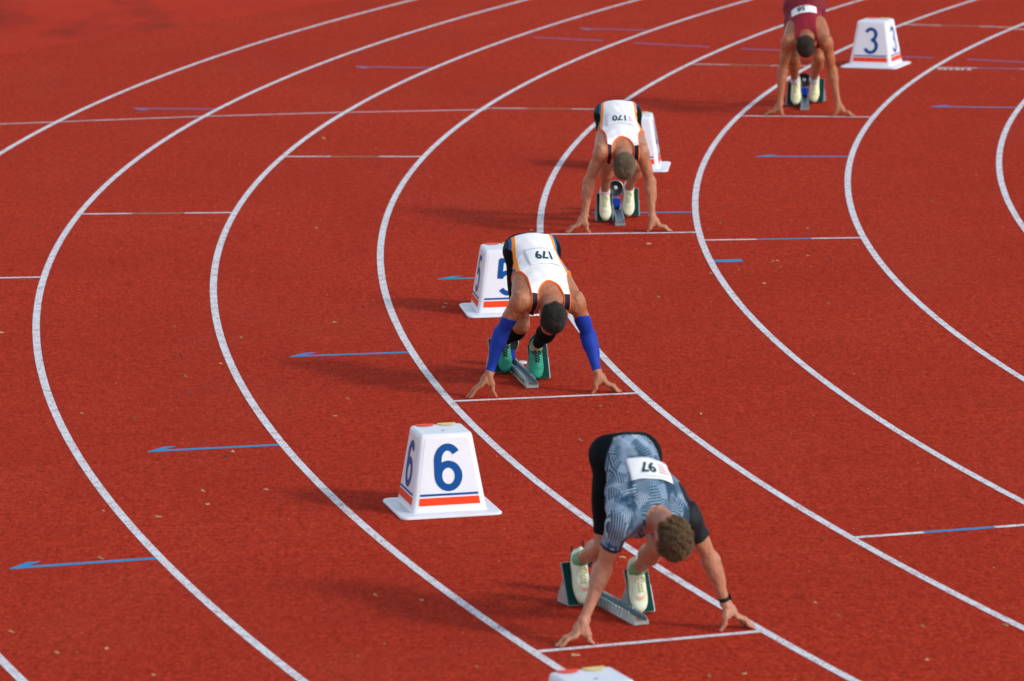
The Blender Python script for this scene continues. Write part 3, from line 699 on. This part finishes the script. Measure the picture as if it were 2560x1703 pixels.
        hp += [ell(lerp(w, mcp[1], .55)+np.array([0, -.006, (mz[1]-z)*.5]), (.022, .030, .014), np.array([hy, nrm(np.array([sg*.65, 0, -.76])), nrm(np.array([sg*.76, 0, .65]))]), .015)]
        t0 = w+o*.0+hy*.016+np.array([0, 0, -.022]); t1 = w-o*.016+hy*.024; t1[2] = z-.068; t2 = w-o*.014*fan+hy*.030; t2[2] = (z-.062)*.48; t3 = w-o*.036*fan+hy*.028; t3[2] = .0085
        hp += [cone(t0, t1, .0165, .0140, .012), cone(t1, t2, .0128, .0112, .006), cone(t2, t3, .0110, .0090, .004), ell(lerp(t1, mcp[0], .35)+np.array([0, .0, .002-.25*(z-mz[0])]), (.016, .010, .020), None, .018)]
        hp += [ell(w+o*.020+hy*-.003+np.array([0, 0, -.042]), (.034, .023, .036), np.array([nrm(np.array([.8, 0, -.45*sg])), (0, 1, 0), nrm(np.array([.45*sg, 0, .8]))]), .012)]
        hands += hp
    # legs
    legs = {}
    feet = {}
    for S_, sg in (('R', 1), ('L', -1)):
        h, kn, an = hips[S_], J['kn'+S_], J['an'+S_]
        th = nrm(kn-h); shk = nrm(an-kn)
        fwd = nrm(np.array([0, 1, .25])-th*(th@np.array([0, 1, .25]))); back = nrm(-(np.array([0, 1, .6])-shk*(shk@np.array([0, 1, .6]))))
        side = np.cross(th, fwd)
        thigh = [cone(h, kn, .085*g, .050, .03), ell(lerp(h, kn, .42)+fwd*.022, (.062, .16, .058), np.array([side, th, np.cross(side, th)]), .04),
                 ell(lerp(h, kn, .40)-fwd*.030, (.055, .15, .048), np.array([side, th, np.cross(side, th)]), .04), ell(lerp(h, kn, .88)+fwd*.008+side*.02, (.03, .05, .03), np.array([side, th, np.cross(side, th)]), .02), ell(kn+fwd*.014, (.044, .05, .04), np.array([side, th, np.cross(side, th)]), .02)]
        side2 = np.cross(shk, back)
        shank = [cone(kn, lerp(kn, an, .35), .046, .050, .025), cone(lerp(kn, an, .35), an, .048, .030, .03), ell(lerp(kn, an, .30)+back*.020+side2*.012, (.036, .095, .036), np.array([side2, shk, np.cross(side2, shk)]), .025),
                 ell(lerp(kn, an, .28)+back*.018-side2*.014, (.032, .088, .034), np.array([side2, shk, np.cross(side2, shk)]), .025), ell(an, (.034, .03, .034), None, .015)]
        pads = st['pads'][S_]   # x, y_bottom of the pad the foot presses on
        ft = nrm(np.array([(J['toe'+S_]-an)[0]*.35, .42, -.905])); ns = nrm(np.array([0, .905, .42])-ft*(ft@np.array([0, .905, .42]))); sf = np.cross(ft, ns)
        if sf[0] < 0: sf = -sf
        heel = an-ft*.062-ns*.088
        # put the toe on the ground just in front of the pad
        tip = heel+ft*.272; adj = np.array([0, pads+.012-tip[1], .020-tip[2]])*.7; heel = heel+adj
        feet[S_] = (heel, ft, ns, sf)
        an2 = heel+ft*.062+ns*.085
        foot = [cone(an, an2, .031, .032, .02), cone(heel+ft*.06+ns*.06, heel+ft*.14+ns*.036, .029, .026, .02), cone(heel+ft*.14+ns*.036, heel+ft*.23+ns*.026, .026, .018, .02)]
        legs[S_] = (thigh, shank, foot)
    body = torso+glute+shoulders+neck+skull+face
    body += [cone(T(0, .10, .112), T(0, Lt-.10, .118), .012, .012, .012, True)]           # spine furrow
    for S_ in 'RL': body += arms[S_][0]+arms[S_][1]
    for S_ in 'RL': body += legs[S_][0]+legs[S_][1]+legs[S_][2]
    body += hands
    G = grid_for(body, VOX, .02); f = sdf_grid(body, G); V, F = nets(f, G); del f
    V = relax(V, F, 1, .4)
    V[:, 2] = np.maximum(V[:, 2], .0005)
    fastmesh('body', V, F, st['skin'], root)
    # ---------- garments
    def garment(name, prims, off, region, mat, h=.0046, wr=0., parent=root, ex=None, thick=False):
        G = grid_for(prims, h, off+.025); f = sdf_grid(prims, G)
        X, Y, Zz = G[0][:, None, None], G[1][None, :, None], G[2][None, None, :]
        a = (X-P0[0])*l[0]+(Y-P0[1])*l[1]+(Zz-P0[2])*l[2]; b = (X-P0[0])*s[0]+(Y-P0[1])*s[1]+(Zz-P0[2])*s[2]; c = (X-P0[0])*d[0]+(Y-P0[1])*d[1]+(Zz-P0[2])*d[2]
        w = 0
        if wr: w = wr*(np.sin(a*38+np.sin(b*23)*1.7+c*20)*np.sin(b*31+a*17+1.3*np.sin(a*29))+.6*np.sin(b*63+a*41+c*33)*np.sin(a*55-b*20))
        rg = region(X, Y, Zz, a, b, c)
        f = np.maximum(f-off-w, rg).astype(np.float32); f[0] = f[-1] = 1; f[:, 0] = f[:, -1] = 1; f[:, :, 0] = f[:, :, -1] = 1
        V, F = nets(f, G); V = relax(V, F, 1, .3)
        q = V-P0; bc = np.stack([q@l, q@s, q@d], 1)
        rv = region(V[:, 0], V[:, 1], V[:, 2], bc[:, 0], bc[:, 1], bc[:, 2])
        V[:, 2] = np.maximum(V[:, 2], .001)
        return fastmesh(name, V, F, mat, parent, {'bc': bc, 'edge': -np.asarray(rv, float)})
    def along(A, B): # parameter in metres along a limb from A
        u = nrm(B-A)
        return lambda X, Y, Z: (X-A[0])*u[0]+(Y-A[1])*u[1]+(Z-A[2])*u[2]
    # shorts / tights
    tp = torso[:2]+glute
    cuts = {}
    for S_ in 'RL':
        tp = tp+legs[S_][0]; cuts[S_] = (along(hips[S_], J['kn'+S_]), st['short'][S_]*np.linalg.norm(J['kn'+S_]-hips[S_]))
    mid = (hips['R']+hips['L'])/2
    def rshort(X, Y, Z, a, b, c):
        lat = (X-mid[0])*lp[0]+(Y-mid[1])*lp[1]
        kr = cuts['R'][0](X, Y, Z)-cuts['R'][1]; kl = cuts['L'][0](X, Y, Z)-cuts['L'][1]
        return np.maximum(np.where(lat > 0, kr, kl), np.minimum(b-st.get('waist', .10 if st['top'] == 'shirt' else .035)-1.8*np.maximum(np.abs(a)-.115, 0), c+.085))
    garment('shorts', tp, st.get('short_off', .004), rshort, st['short_mat'], wr=st.get('short_wr', .0006))
    # top
    top_pr = torso+glute+shoulders
    kind = st['top']
    if kind == 'singlet':
        nw, nh, ncut, wmin, sap = st.get('neck', (.082, .105, -.015, .122*(.5+.5*rb), .265))
        def rtop(X, Y, Z, a, b, c):
            bb = np.minimum(b, Lt+.01)
            e = np.sqrt((a/nw)**2+((bb-(Lt+.015))/nh)**2); neckr = (1-e)*nw
            t = np.clip((b-(Lt-sap))/(sap*.62), 0, 1)
            wv = wmin+.085*(1-np.sqrt(np.maximum(1-(1-t)**2, 0)))+(b < Lt-sap)*.5
            arm = np.abs(a)-wv
            hem = np.maximum(-(b+.055), -(c+.5))
            return np.maximum(np.maximum(neckr, arm), hem)
        garment('singlet', top_pr, .0085, rtop, st['top_mat'], wr=.0022)
    else:
        pr = top_pr+[]
        for S_ in 'RL': pr = pr+arms[S_][0]
        cr = {S_: (along(J['sh'+S_], J['el'+S_]), .155) for S_ in 'RL'}
        def rtop(X, Y, Z, a, b, c):
            bb = np.minimum(b, Lt+.02)
            e = np.sqrt((a/.068)**2+((bb-(Lt+.03))/.062)**2); neckr = (1-e)*.066
            lat = a
            kr = cr['R'][0](X, Y, Z)-cr['R'][1]; kl = cr['L'][0](X, Y, Z)-.135
            far = np.where(lat > .04, kr, np.where(lat < -.04, kl, -1))
            return np.maximum(np.maximum(neckr, far), -(b+.030-1.6*np.maximum(np.abs(a)-.085, 0)))
        garment('shirt', pr, .009, rtop, st['top_mat'], wr=.0034)
    # sleeves, calf sleeves, socks
    def cuff(name, prims, A, B, t0, t1, off, mat, wr=0, h=.004):
        f = along(A, B)
        garment(name, prims, off, lambda X, Y, Z, a, b, c: np.maximum(t0-f(X, Y, Z), f(X, Y, Z)-t1), mat, h, wr)
    for S_ in 'RL':
        e, w = J['el'+S_], J['wr'+S_]
        if st.get('arm_sleeve'):
            pr = arms[S_][0]+arms[S_][1]; u = nrm(J['wr'+S_]-J['el'+S_]); Lf = float(np.linalg.norm(w-e))
            cuff('arm_sleeve', pr, e, w, -.098, Lf-.012, .003, st['arm_sleeve'], .0005)
        kn, an = J['kn'+S_], J['an'+S_]; Ls = float(np.linalg.norm(an-kn))
        if st.get('calf'): cuff('calf_sleeve', legs[S_][1], kn, an, .045 if S_ == 'R' else .02, Ls-.075, .0025, st['calf'])
        cuff('sock', legs[S_][1]+legs[S_][2][:1], kn, an, Ls-st.get('sockh', .05), Ls+.09, .0035, st['sock'])
    # shoes
    for S_, sg in (('R', 1), ('L', -1)):
        heel, ft, ns, sf = feet[S_]; A = np.array([sf, ft, ns])
        def Fp(a, b, c): return heel+sf*a+ft*b+ns*c
        up = [ell(Fp(-sg*.003, .205, .027), (.046, .070, .030), A, .02), ell(Fp(0, .12, .036), (.040, .09, .040), A, .03), ell(Fp(0, .045, .038), (.034, .048, .044), A, .03),
              cone(Fp(0, .105, .060), Fp(0, .19, .040), .026, .024, .025), cone(Fp(0, .035, .060), Fp(0, .045, .086), .031, .031, .02), cone(Fp(0, .02, .06), Fp(0, .012, .10), .016, .014, .015), cone(Fp(0, .09, .065), Fp(0, .080, .094), .027, .024, .02)]
        G = grid_for(up, .0033, .02); f = sdf_grid(up, G)
        X, Y, Zz = G[0][:, None, None], G[1][None, :, None], G[2][None, None, :]
        hgt = (X-heel[0])*ns[0]+(Y-heel[1])*ns[1]+(Zz-heel[2])*ns[2]; lng = (X-heel[0])*ft[0]+(Y-heel[1])*ft[1]+(Zz-heel[2])*ft[2]
        f = np.maximum(f, .004-hgt)
        f = np.maximum(f, hgt-(.098+.02*np.clip((.03-lng)/.03, 0, 1))).astype(np.float32)
        V, F = nets(f, G); V = relax(V, F, 1, .4)
        V[:, 2] = np.maximum(V[:, 2], .004)
        q = V-heel; fc = np.stack([q@sf*sg, q@ft, q@ns], 1)
        shoe = fastmesh('shoe', V, F, st['shoe'], root, {'fc': fc})
        # collar opening: dark lining disc is hidden by the sock; sole plate
        bm = bmesh.new(); n = 28; secs = []
        for zz, gr in ((-.002, -.003), (.003, .001), (.010, .0015), (.012, -.002)):
            ring = []
            for i in range(n):
                a = 2*math.pi*i/n; y = .134+.140*math.sin(a); t = (y+.006)/.28
                wv = .030+.016*math.sin(max(0, min(1, (t-.15)/.85))*math.pi)**.8+.004*(t > .5)
                x = math.cos(a)
                wid = (.033*(1-t)+.046*t)*(1 if .1 < t < .9 else 1)*math.copysign(abs(x)**.75, x)*(.92 if .3 < t < .6 else 1)+gr*math.copysign(1, x)*(abs(x) > .05)
                p = Fp(wid-sg*.003*t, y+gr*math.sin(a), zz); p[2] = max(p[2], .003); ring.append(p)
            secs.append(ring)
        loft(bm, secs); bm_obj('sole', bm, st['sole'], shoe, True)
        # laces hugging the instep
        bm = bmesh.new()
        def surf(a, b):
            p = Fp(a, b, .13)
            for _ in range(14):
                dd = float(sdf_pts(up, [p])[0]); p = p-ns*max(dd-.001, .0)*.8
                if dd < .0015: break
            return p
        ys = np.linspace(.100, .182, 6)
        for i in range(5):
            for sx in (-1, 1):
                pts = [surf(sx*.016*(1-2*t), ys[i]+(ys[i+1]-ys[i])*t) for t in (0, .33, .66, 1)]
                tube('', pts, .0034, None, n=5, bm=bm)
        for sx in (-1, 1): tube('', [surf(0, .098), surf(sx*.014, .110)+ns*.004, surf(sx*.024, .128)+ns*.003, surf(sx*.014, .136)+ns*.003], .0034, None, n=5, bm=bm)
        bm_obj('laces', bm, st['lace'], shoe, True)
        if st.get('swoosh'):
            V2, F2 = [], []
            for i in range(12):
                t = i/11; a = sg*(.036-.066*t); b = .176+.060*math.sin(math.pi*min(1, t*1.05)*.62)-.03*t; wv = .0075*math.sin(math.pi*(1-t)**.6)**.8+.0006
                for q in (-1, 1): V2.append(surf(a, b+q*wv)+ns*.0012)
            for i in range(11): F2.append((2*i, 2*i+1, 2*i+3, 2*i+2))
            pydata('shoe_emblem', V2, F2, st['swoosh'], shoe, True)
    # hair
    hp = [ell(HT(0, .012, -.012), (.069, .094, .088), HA, .02), ell(HT(0, -.02, .03), (.062, .080, .062), HA, .03)]
    hl_ = st['hair_len']; G = grid_for(hp, .0035, .04); f = sdf_grid(hp, G)
    X, Y, Zz = G[0][:, None, None]-H[0], G[1][None, :, None]-H[1], G[2][None, None, :]-H[2]
    ha = X*hl[0]+Y*hl[1]+Zz*hl[2]; hb = X*hu[0]+Y*hu[1]+Zz*hu[2]; hc = X*hf[0]+Y*hf[1]+Zz*hf[2]
    def hregion(a, b, c):   # negative inside the hairline
        front = c-(.052+.25*(b-.05)); low = -(b+.055+np.clip(-c, 0, .1)*.15); side = np.where(c > -.035, .014-b, -1)
        return np.maximum(np.maximum(front, low), side)
    wv = hl_*.28*(np.sin(ha*95+hb*40)*np.sin(hc*88+hb*57+2*np.sin(ha*33))+.5*np.sin(hb*150+ha*90)*np.sin(hc*140)) if st.get('curly') else .0013*np.sin(ha*230+np.sin(hb*90))*np.sin(hb*210+hc*160)+.0008*np.sin(ha*420+hb*150)
    off = .0015+hl_*.36
    f = np.maximum(f-off-wv, hregion(ha, hb, hc)-.002).astype(np.float32); V, F = nets(f, G); V = relax(V, F, 1, .4)
    hair = fastmesh('hair', V, F, st['hair'], root)
    Nn = vertex_normals(V, F); loc = np.stack([(V-H)@hl, (V-H)@hu, (V-H)@hf], 1)
    Nn = np.where(((V-H)*Nn).sum(1, keepdims=True) < 0, -Nn, Nn)
    ok = np.where((hregion(loc[:, 0], loc[:, 1], loc[:, 2]) < -.001) & (sdf_pts(hp, V) > off*.5))[0]
    cnt = st.get('strands', 3500); pick = rng.choice(ok, cnt)
    whorl = HT(0, .085, -.05)
    curves = []
    for i in pick:
        p = V[i]+rng.normal(0, .0012, 3); nn = Nn[i]; flow = p-whorl; flow = flow-nn*(flow@nn); flow = flow/(np.linalg.norm(flow)+1e-6)
        L_ = hl_*rng.uniform(.5, 1.15); j = rng.normal(0, .35 if not st.get('curly') else .8, 3)
        if st.get('curly'):
            c1 = nrm(np.cross(nn, flow)+1e-6); ph = rng.uniform(0, 6.28); r_ = L_*.28
            pts = [p+flow*L_*t*.6+nn*(L_*.5*math.sin(t*2.6))+c1*r_*math.sin(ph+t*5)+flow*r_*.6*math.cos(ph+t*5)+j*L_*.2*t for t in (0, .25, .5, .75, 1)]
        else:
            dv = nrm(nn*st.get('lift', .8)+flow*.9+j*.4); pts = [p-nn*.002, p+dv*L_*.5, p+nrm(dv+flow*.5)*L_]
        curves.append(pts)
    V2, F2 = tubes_mesh(curves, st.get('strand_r', .0007)); sv = np.repeat(rng.random(len(curves)), len(V2)//len(curves)); fastmesh('hair_strands', V2, F2, st['hair'], hair, {'sv': sv})
    # eyes, mostly hidden
    for sg in (1, -1):
        bm = bmesh.new(); bmesh.ops.create_uvsphere(bm, u_segments=12, v_segments=8, radius=.0115)
        c = HT(sg*.030, -.018, .079)
        for v in bm.verts: v.co = Vector(c)+v.co
        bm_obj('eye', bm, M_eye, root, True)
    # race bib pinned to the back
    bw, bh, ba, bs, rot = st['bib']
    allp = top_pr+neck
    def proj_back(u, v, off):
        ca, sa = math.cos(rot), math.sin(rot)
        A = np.stack([ba+u*ca-v*sa, bs+u*sa+v*ca], 1); P = P0+A[:, :1]*l+A[:, 1:]*s+d*.24
        for _ in range(30):
            dd = sdf_pts(allp, P); P = P-d*np.maximum(dd-off, -.01)[:, None]*.7
        return P
    nx, ny = 16, 12; U, Vv = np.meshgrid(np.linspace(-bw/2, bw/2, nx), np.linspace(-bh/2, bh/2, ny)); U = U.ravel(); Vv = Vv.ravel()
    offb = st.get('bib_off', .0118)
    offs = offb+.0012+.0015*np.sin(U*60+1)*np.sin(Vv*50)+.002*(np.abs(Vv) > bh*.44)
    P = proj_back(U, Vv, offs)
    Fq = np.array([(j*nx+i, j*nx+i+1, (j+1)*nx+i+1, (j+1)*nx+i) for j in range(ny-1) for i in range(nx-1)])
    P2 = P+d*.0010
    nv = len(P); bd = [i for i in range(nx)]+[j*nx+nx-1 for j in range(1, ny)]+[(ny-1)*nx+i for i in range(nx-2, -1, -1)]+[j*nx for j in range(ny-2, 0, -1)]
    F3 = [tuple(q[::-1]) for q in Fq]+[tuple(q+nv) for q in Fq]+[(bd[i], bd[(i+1) % len(bd)], bd[(i+1) % len(bd)]+nv, bd[i]+nv) for i in range(len(bd))]
    bib = fastmesh('race_bib', np.concatenate([P, P2]), np.array(F3), st['bib_mat'], root)
    def printed(name, me, mat, dx, dy, hgt, wid=None):
        ys = [v.co.y for v in me.vertices]; xs = [v.co.x for v in me.vertices]; sc_ = hgt/(max(ys)-min(ys)); cx = (max(xs)+min(xs))/2; cy = (max(ys)+min(ys))/2
        sx_ = wid/(max(xs)-min(xs)) if wid else sc_; u = np.array([(v.co.x-cx)*sx_+dx for v in me.vertices]); v_ = np.array([(v.co.y-cy)*sc_+dy for v in me.vertices])
        q = proj_back(u, v_, offb+.0048)
        for i, vv in enumerate(me.vertices): vv.co = q[i]
        link(name, me, mat, bib)
    nme = text_mesh(st['number'], .1, .003, 0, 3); printed('bib_number', nme, M_ink, *st['numpos'], st['numw'])
    if st.get('emblem'):
        bm = bmesh.new()
        for i in range(4):
            y0 = .1-.05*i; pts = [(-.06+.012*i, y0), (.05, y0+.012), (.05, y0-.010), (-.06+.012*i, y0-.022)]
            bm.faces.new([bm.verts.new((x, y, 0)) for x, y in pts])
        me = bpy.data.meshes.new('bib_emblem'); bm.to_mesh(me); bm.free(); printed('bib_emblem', me, M_pink, *st['emblem'])
        tm = text_mesh('HIGH PERFORMANCE', .02, 0, 0, 1)
        bpy.data.meshes.remove(tm)
        bm = bmesh.new(); x = -.09
        for wd in (.012, .016, .010, .014, .012, .018, .011, .015):
            bm.faces.new([bm.verts.new(q) for q in ((x, 0, 0), (x+wd, 0, 0), (x+wd, .006, 0), (x, .006, 0))]); x += wd+.004
        me = bpy.data.meshes.new('bib_small_print'); bm.to_mesh(me); bm.free(); printed('bib_small_print', me, M_grey, -.02*bw/.2, bh*.39, .005)
    if st.get('watch'):
        w = J['wrL']; e = J['elL']; u = nrm(w-e); c = w-u*.022
        a1 = nrm(np.cross(u, (0, 1, 0))); a2 = np.cross(u, a1)
        bm = bmesh.new(); n = 24; secs = []
        rings = []
        for tt, rr in ((-.010, .0262), (-.0095, .0292), (.0095, .0286), (.010, .0258)):
            rings.append([bm.verts.new(Vector(c+u*tt+(a1*math.cos(i*6.283/n)+a2*math.sin(i*6.283/n))*rr)) for i in range(n)])
        for p_, q_ in zip(rings, rings[1:]):
            for i in range(n): bm.faces.new((p_[i], p_[(i+1) % n], q_[(i+1) % n], q_[i]))
        wt = bm_obj('wristwatch', bm, M_blk, root, True)
        dv = nrm(-a1 if a1[0] > 0 else a1)*1.0+np.array([0, .35, 0]); dv = nrm(dv-u*(dv@u)); cc = c+dv*.031; e1 = np.cross(dv, u)
        bm = bmesh.new(); lo = []; hi = []
        for i in range(16):
            q = cc+(u*math.cos(i*.3927)*.018+e1*math.sin(i*.3927)*.018); lo.append(bm.verts.new(Vector(q-dv*.004))); hi.append(bm.verts.new(Vector(q+dv*.006)))
        bm.faces.new(lo); bm.faces.new(hi)
        for i in range(16): bm.faces.new((lo[i], lo[(i+1) % 16], hi[(i+1) % 16], hi[i]))
        bm_obj('watch_case', bm, M_blk, wt)
    return root

M_eye = MT('eye_white', .2, .5, 0, (.7, .66, .62)).m
M_ink = MT('dark_teal_ink', .6, .3, 0, (.005, .045, .06)).m; M_pink = MT('faded_pink_print', .6, .3, 0, (.62, .36, .38)).m; M_grey = MT('pale_grey_print', .6, .3, 0, (.45, .52, .60)).m
M_bib = fabric('bib_paper', (.80, .82, .86), .6, .03).m
SK5 = skin('tanned_skin', (.37, .150, .075)); SK4 = skin('fair_tan_skin', (.42, .185, .105)); SK6 = skin('pinkish_fair_skin', (.44, .200, .125)); SK3 = skin('reddish_tan_skin', (.38, .140, .062))
HR5 = hairm('black_hair', (.010, .009, .008), (.060, .054, .048)); HR4 = hairm('ash_blond_hair', (.13, .095, .06), (.28, .21, .14)); HR6 = hairm('brown_curly_hair', (.060, .036, .018), (.30, .185, .095)); HR3 = hairm('dark_brown_hair', (.014, .010, .008), (.085, .058, .038))
BLK = fabric('black_lycra', (.003, .006, .008), .75, .1).m; MAR = fabric('maroon_shorts', (.17, .008, .020), .7, .1, 1.6).m
def singlet_mat(side_top, shift=0.):
    m = fabric('white_singlet', (.80, .81, .86), .7, .02)
    base = m.p.inputs['Base Color'].links[0].from_socket
    x, y, z = m.sep(m.attr('bc')); ax = m.math('ABSOLUTE', m.math('ADD', x, shift)); e = m.attr('edge', 'Fac')
    low = m.math('LESS_THAN', y, side_top)
    # side stripes follow the flank, narrowing towards the armpit
    k = m.math('ADD', ax, m.math('MULTIPLY', y, -.10))
    o = m.math('MULTIPLY', m.math('GREATER_THAN', k, .114), low); b = m.math('MULTIPLY', m.math('GREATER_THAN', k, .134), low); n = m.math('MULTIPLY', m.math('GREATER_THAN', k, .150), low)
    c = m.mix(o, base, (.95, .30, .015)); c = m.mix(b, c, (.005, .12, .36)); c = m.mix(n, c, (.01, .02, .03))
    nv = m.math('MULTIPLY', m.math('GREATER_THAN', y, .515), m.math('LESS_THAN', ax, .2)); c = m.mix(nv, c, (.006, .010, .03))
    pe = m.math('MULTIPLY', m.math('LESS_THAN', e, .0065), m.math('GREATER_THAN', y, .10)); c = m.mix(pe, c, (.90, .16, .02))
    m.base(c); return m.m
WS = singlet_mat(.33); WS5 = singlet_mat(.33, -.014)
def maroon_top():
    m = fabric('maroon_singlet', (.26, .010, .026), .7, .1, 1.3); return m.m
def patt():
    m = fabric('patterned_shirt', (.5, .6, .7), .7, .02); bc = m.attr('bc')
    v2 = m.scale(bc, (1, .62, .3))
    wn = m.new('ShaderNodeTexNoise', Scale=9.0, Detail=1.0); m.link(v2, wn.inputs['Vector'])
    off = m.new('ShaderNodeVectorMath', operation='SCALE'); m.link(wn.outputs['Color'], off.inputs[0]); off.inputs['Scale'].default_value = .035
    ad = m.new('ShaderNodeVectorMath', operation='ADD'); m.link(v2, ad.inputs[0]); m.link(off.outputs[0], ad.inputs[1])
    vo = m.new('ShaderNodeTexVoronoi', Scale=19.0); m.link(ad.outputs[0], vo.inputs['Vector'])
    r, g_, b_ = m.sep(vo.outputs['Color'])
    # stripe direction per cell
    x, y, z = m.sep(ad.outputs[0])
    ang = m.math('MULTIPLY', r, 6.28); st_ = m.math('ADD', m.math('MULTIPLY', x, m.math('COSINE', ang)), m.math('MULTIPLY', y, m.math('SINE', ang)))
    wv = m.math('SINE', m.math('MULTIPLY', st_, 640)); stripe = m.math('GREATER_THAN', wv, -.15)
    c1 = m.ramp(g_, [(.0, (.08, .15, .24)), (.25, (.27, .37, .50)), (.5, (.11, .20, .30)), (.75, (.40, .50, .63)), (1.0, (.20, .29, .41))])
    c2 = (.020, .065, .12)
    has = m.math('GREATER_THAN', b_, .22); c = m.mix(m.math('MULTIPLY', stripe, has), c1, c2)
    blot = m.noise(11, 3, v2, .6); c = m.mix(m.ramp(blot, [(.56, (0, 0, 0)), (.63, (1, 1, 1))]), c, (.02, .06, .11))
    c = m.mix(m.ramp(m.noise(7, 2, m.scale(v2, (1, 1, 1), (1, 2, 3))), [(.58, (0, 0, 0)), (.66, (.5, .5, .5))]), c, (.34, .44, .58))
    bx_, by_, bz_ = m.sep(bc)
    lsl = m.math('LESS_THAN', m.math('ADD', bx_, m.math('MULTIPLY', by_, -.02)), -.168); c = m.mix(m.math('MULTIPLY', lsl, m.math('GREATER_THAN', by_, .30)), c, (.006, .008, .012))
    e = m.attr('edge', 'Fac'); c = m.mix(m.math('MULTIPLY', m.math('LESS_THAN', e, .018), m.math('GREATER_THAN', bx_, .09)), c, (.012, .02, .045))
    m.base(c); return m.m
def shoe_mat(name, c1, c2, line, collar=None):
    m = MT(name, .55, .4); fc = m.attr('fc'); x, y, z = m.sep(fc); v = m.coord()
    c = m.mix(m.ramp(m.noise(45, 3, v), [(.4, (0, 0, 0)), (.7, (1, 1, 1))]), c1, c2)
    if line: c = m.mix(m.math('LESS_THAN', z, .0165), c, line)
    if collar: c = m.mix(m.math('MULTIPLY', m.math('GREATER_THAN', z, .064), m.math('LESS_THAN', y, .118)), c, collar)
    tongue = m.math('MULTIPLY', m.math('LESS_THAN', m.math('ABSOLUTE', x), .014), m.math('MULTIPLY', m.math('GREATER_THAN', y, .09), m.math('LESS_THAN', y, .185)))
    c = m.mix(m.math('MULTIPLY', tongue, .6), c, tuple(q*.55 for q in c1)); m.base(c); m.bump(m.noise(330, 2, v), .25, .002); return m.m
SH_mint = shoe_mat('pale_mint_shoe', (.62, .74, .56), (.72, .80, .68), (.90, .38, .18)); SH_yel = shoe_mat('pale_yellow_shoe', (.66, .70, .42), (.74, .78, .56), (.75, .30, .10)); SH_grn = shoe_mat('bright_green_shoe', (.004, .23, .15), (.010, .32, .21), None, (.008, .010, .010))
SH_crm = shoe_mat('cream_shoe', (.66, .70, .50), (.74, .77, .62), (.8, .3, .15))
SO_w = plastic('pale_sole', (.6, .55, .42), .5); SO_k = plastic('black_sole', (.015, .015, .017), .5)
LC_k = MT('black_laces', .7, .3, 0, (.01, .01, .012)).m; LC_y = MT('pale_laces', .7, .3, 0, (.55, .56, .36)).m; SW = MT('coral_print', .5, .4, 0, (.85, .42, .32)).m
SCK_g = fabric('green_sock', (.16, .42, .22), .9, .1, 2).m; SCK_p = fabric('pale_green_sock', (.30, .42, .25), .9, .1, 2).m; SCK_w = fabric('white_sock', (.72, .70, .76), .9, .1, 2).m
SCK_b = fabric('white_and_cyan_sock', (.55, .68, .80), .9, .1, 2).m
BLUE = fabric('blue_arm_sleeve', (.002, .034, .34), .65, .06).m

athlete(6, dict(label='crouching runner in blue and black patterned shirt, bib 97, curly brown hair, black wristwatch', skin=SK6, rib=1.06, top='shirt', top_mat=patt(), short={'R': .86, 'L': .86}, short_mat=BLK, pads={'R': -.845, 'L': -.568},
    sock=SCK_g, sockh=.075, shoe=SH_mint, sole=SO_w, lace=LC_y, swoosh=SW, hair=HR6, hair_len=.021, curly=True, strands=5200, strand_r=.0018, number='97', numpos=(.012, -.004, .085), numw=.080, emblem=(-.070, -.01, .085), bib=(.215, .175, -.020, .262, -.10), bib_mat=M_bib, bib_off=.0150, watch=True, muscle=.93, girth=1.0))
athlete(5, dict(label='crouching runner in white singlet, bib 179, blue arm sleeves, green shoes, black hair', skin=SK5, rib=1.12, top='singlet', top_mat=WS5, short={'R': .72, 'L': .72}, short_mat=BLK, pads={'R': -.885, 'L': -.600},
    arm_sleeve=BLUE, calf=BLK, sock=SCK_p, sockh=.055, shoe=SH_grn, sole=SO_k, lace=LC_k, hair=HR5, hair_len=.015, strands=5600, strand_r=.0013, lift=.5, number='179', numpos=(.0, -.006, .088), numw=.108, bib=(.21, .17, -.008, .20, 0.03), bib_mat=M_bib, muscle=1.06))
athlete(4, dict(label='crouching runner in white singlet, bib 170, short ash blond hair, cream shoes', skin=SK4, rib=1.05, top='singlet', top_mat=WS, short={'R': .62, 'L': .62}, short_mat=BLK, pads={'R': -.580, 'L': -.830},
    sock=SCK_w, sockh=.05, shoe=SH_crm, sole=SO_w, lace=LC_y, hair=HR4, hair_len=.019, strands=5200, strand_r=.0015, number='170', numpos=(.018, -.004, .080), numw=.105, emblem=(-.072, -.008, .07), bib=(.23, .15, -.005, .215, 0), bib_mat=M_bib))
athlete(3, dict(label='crouching runner in maroon singlet and shorts, white bib, pale yellow shoes', skin=SK3, top='singlet', top_mat=maroon_top(), waist=.10, neck=(.070, .075, -.015, .098, .30), short={'R': .60, 'L': .60}, short_mat=MAR, short_off=.014, short_wr=.003, pads={'R': -.715, 'L': -.985},
    sock=SCK_b, sockh=.055, shoe=SH_yel, sole=SO_w, lace=LC_y, hair=HR3, hair_len=.014, strands=4200, strand_r=.0014, number='58', numpos=(.02, -.01, .08), numw=.072, bib=(.23, .12, .0, .205, 0), bib_mat=M_bib))
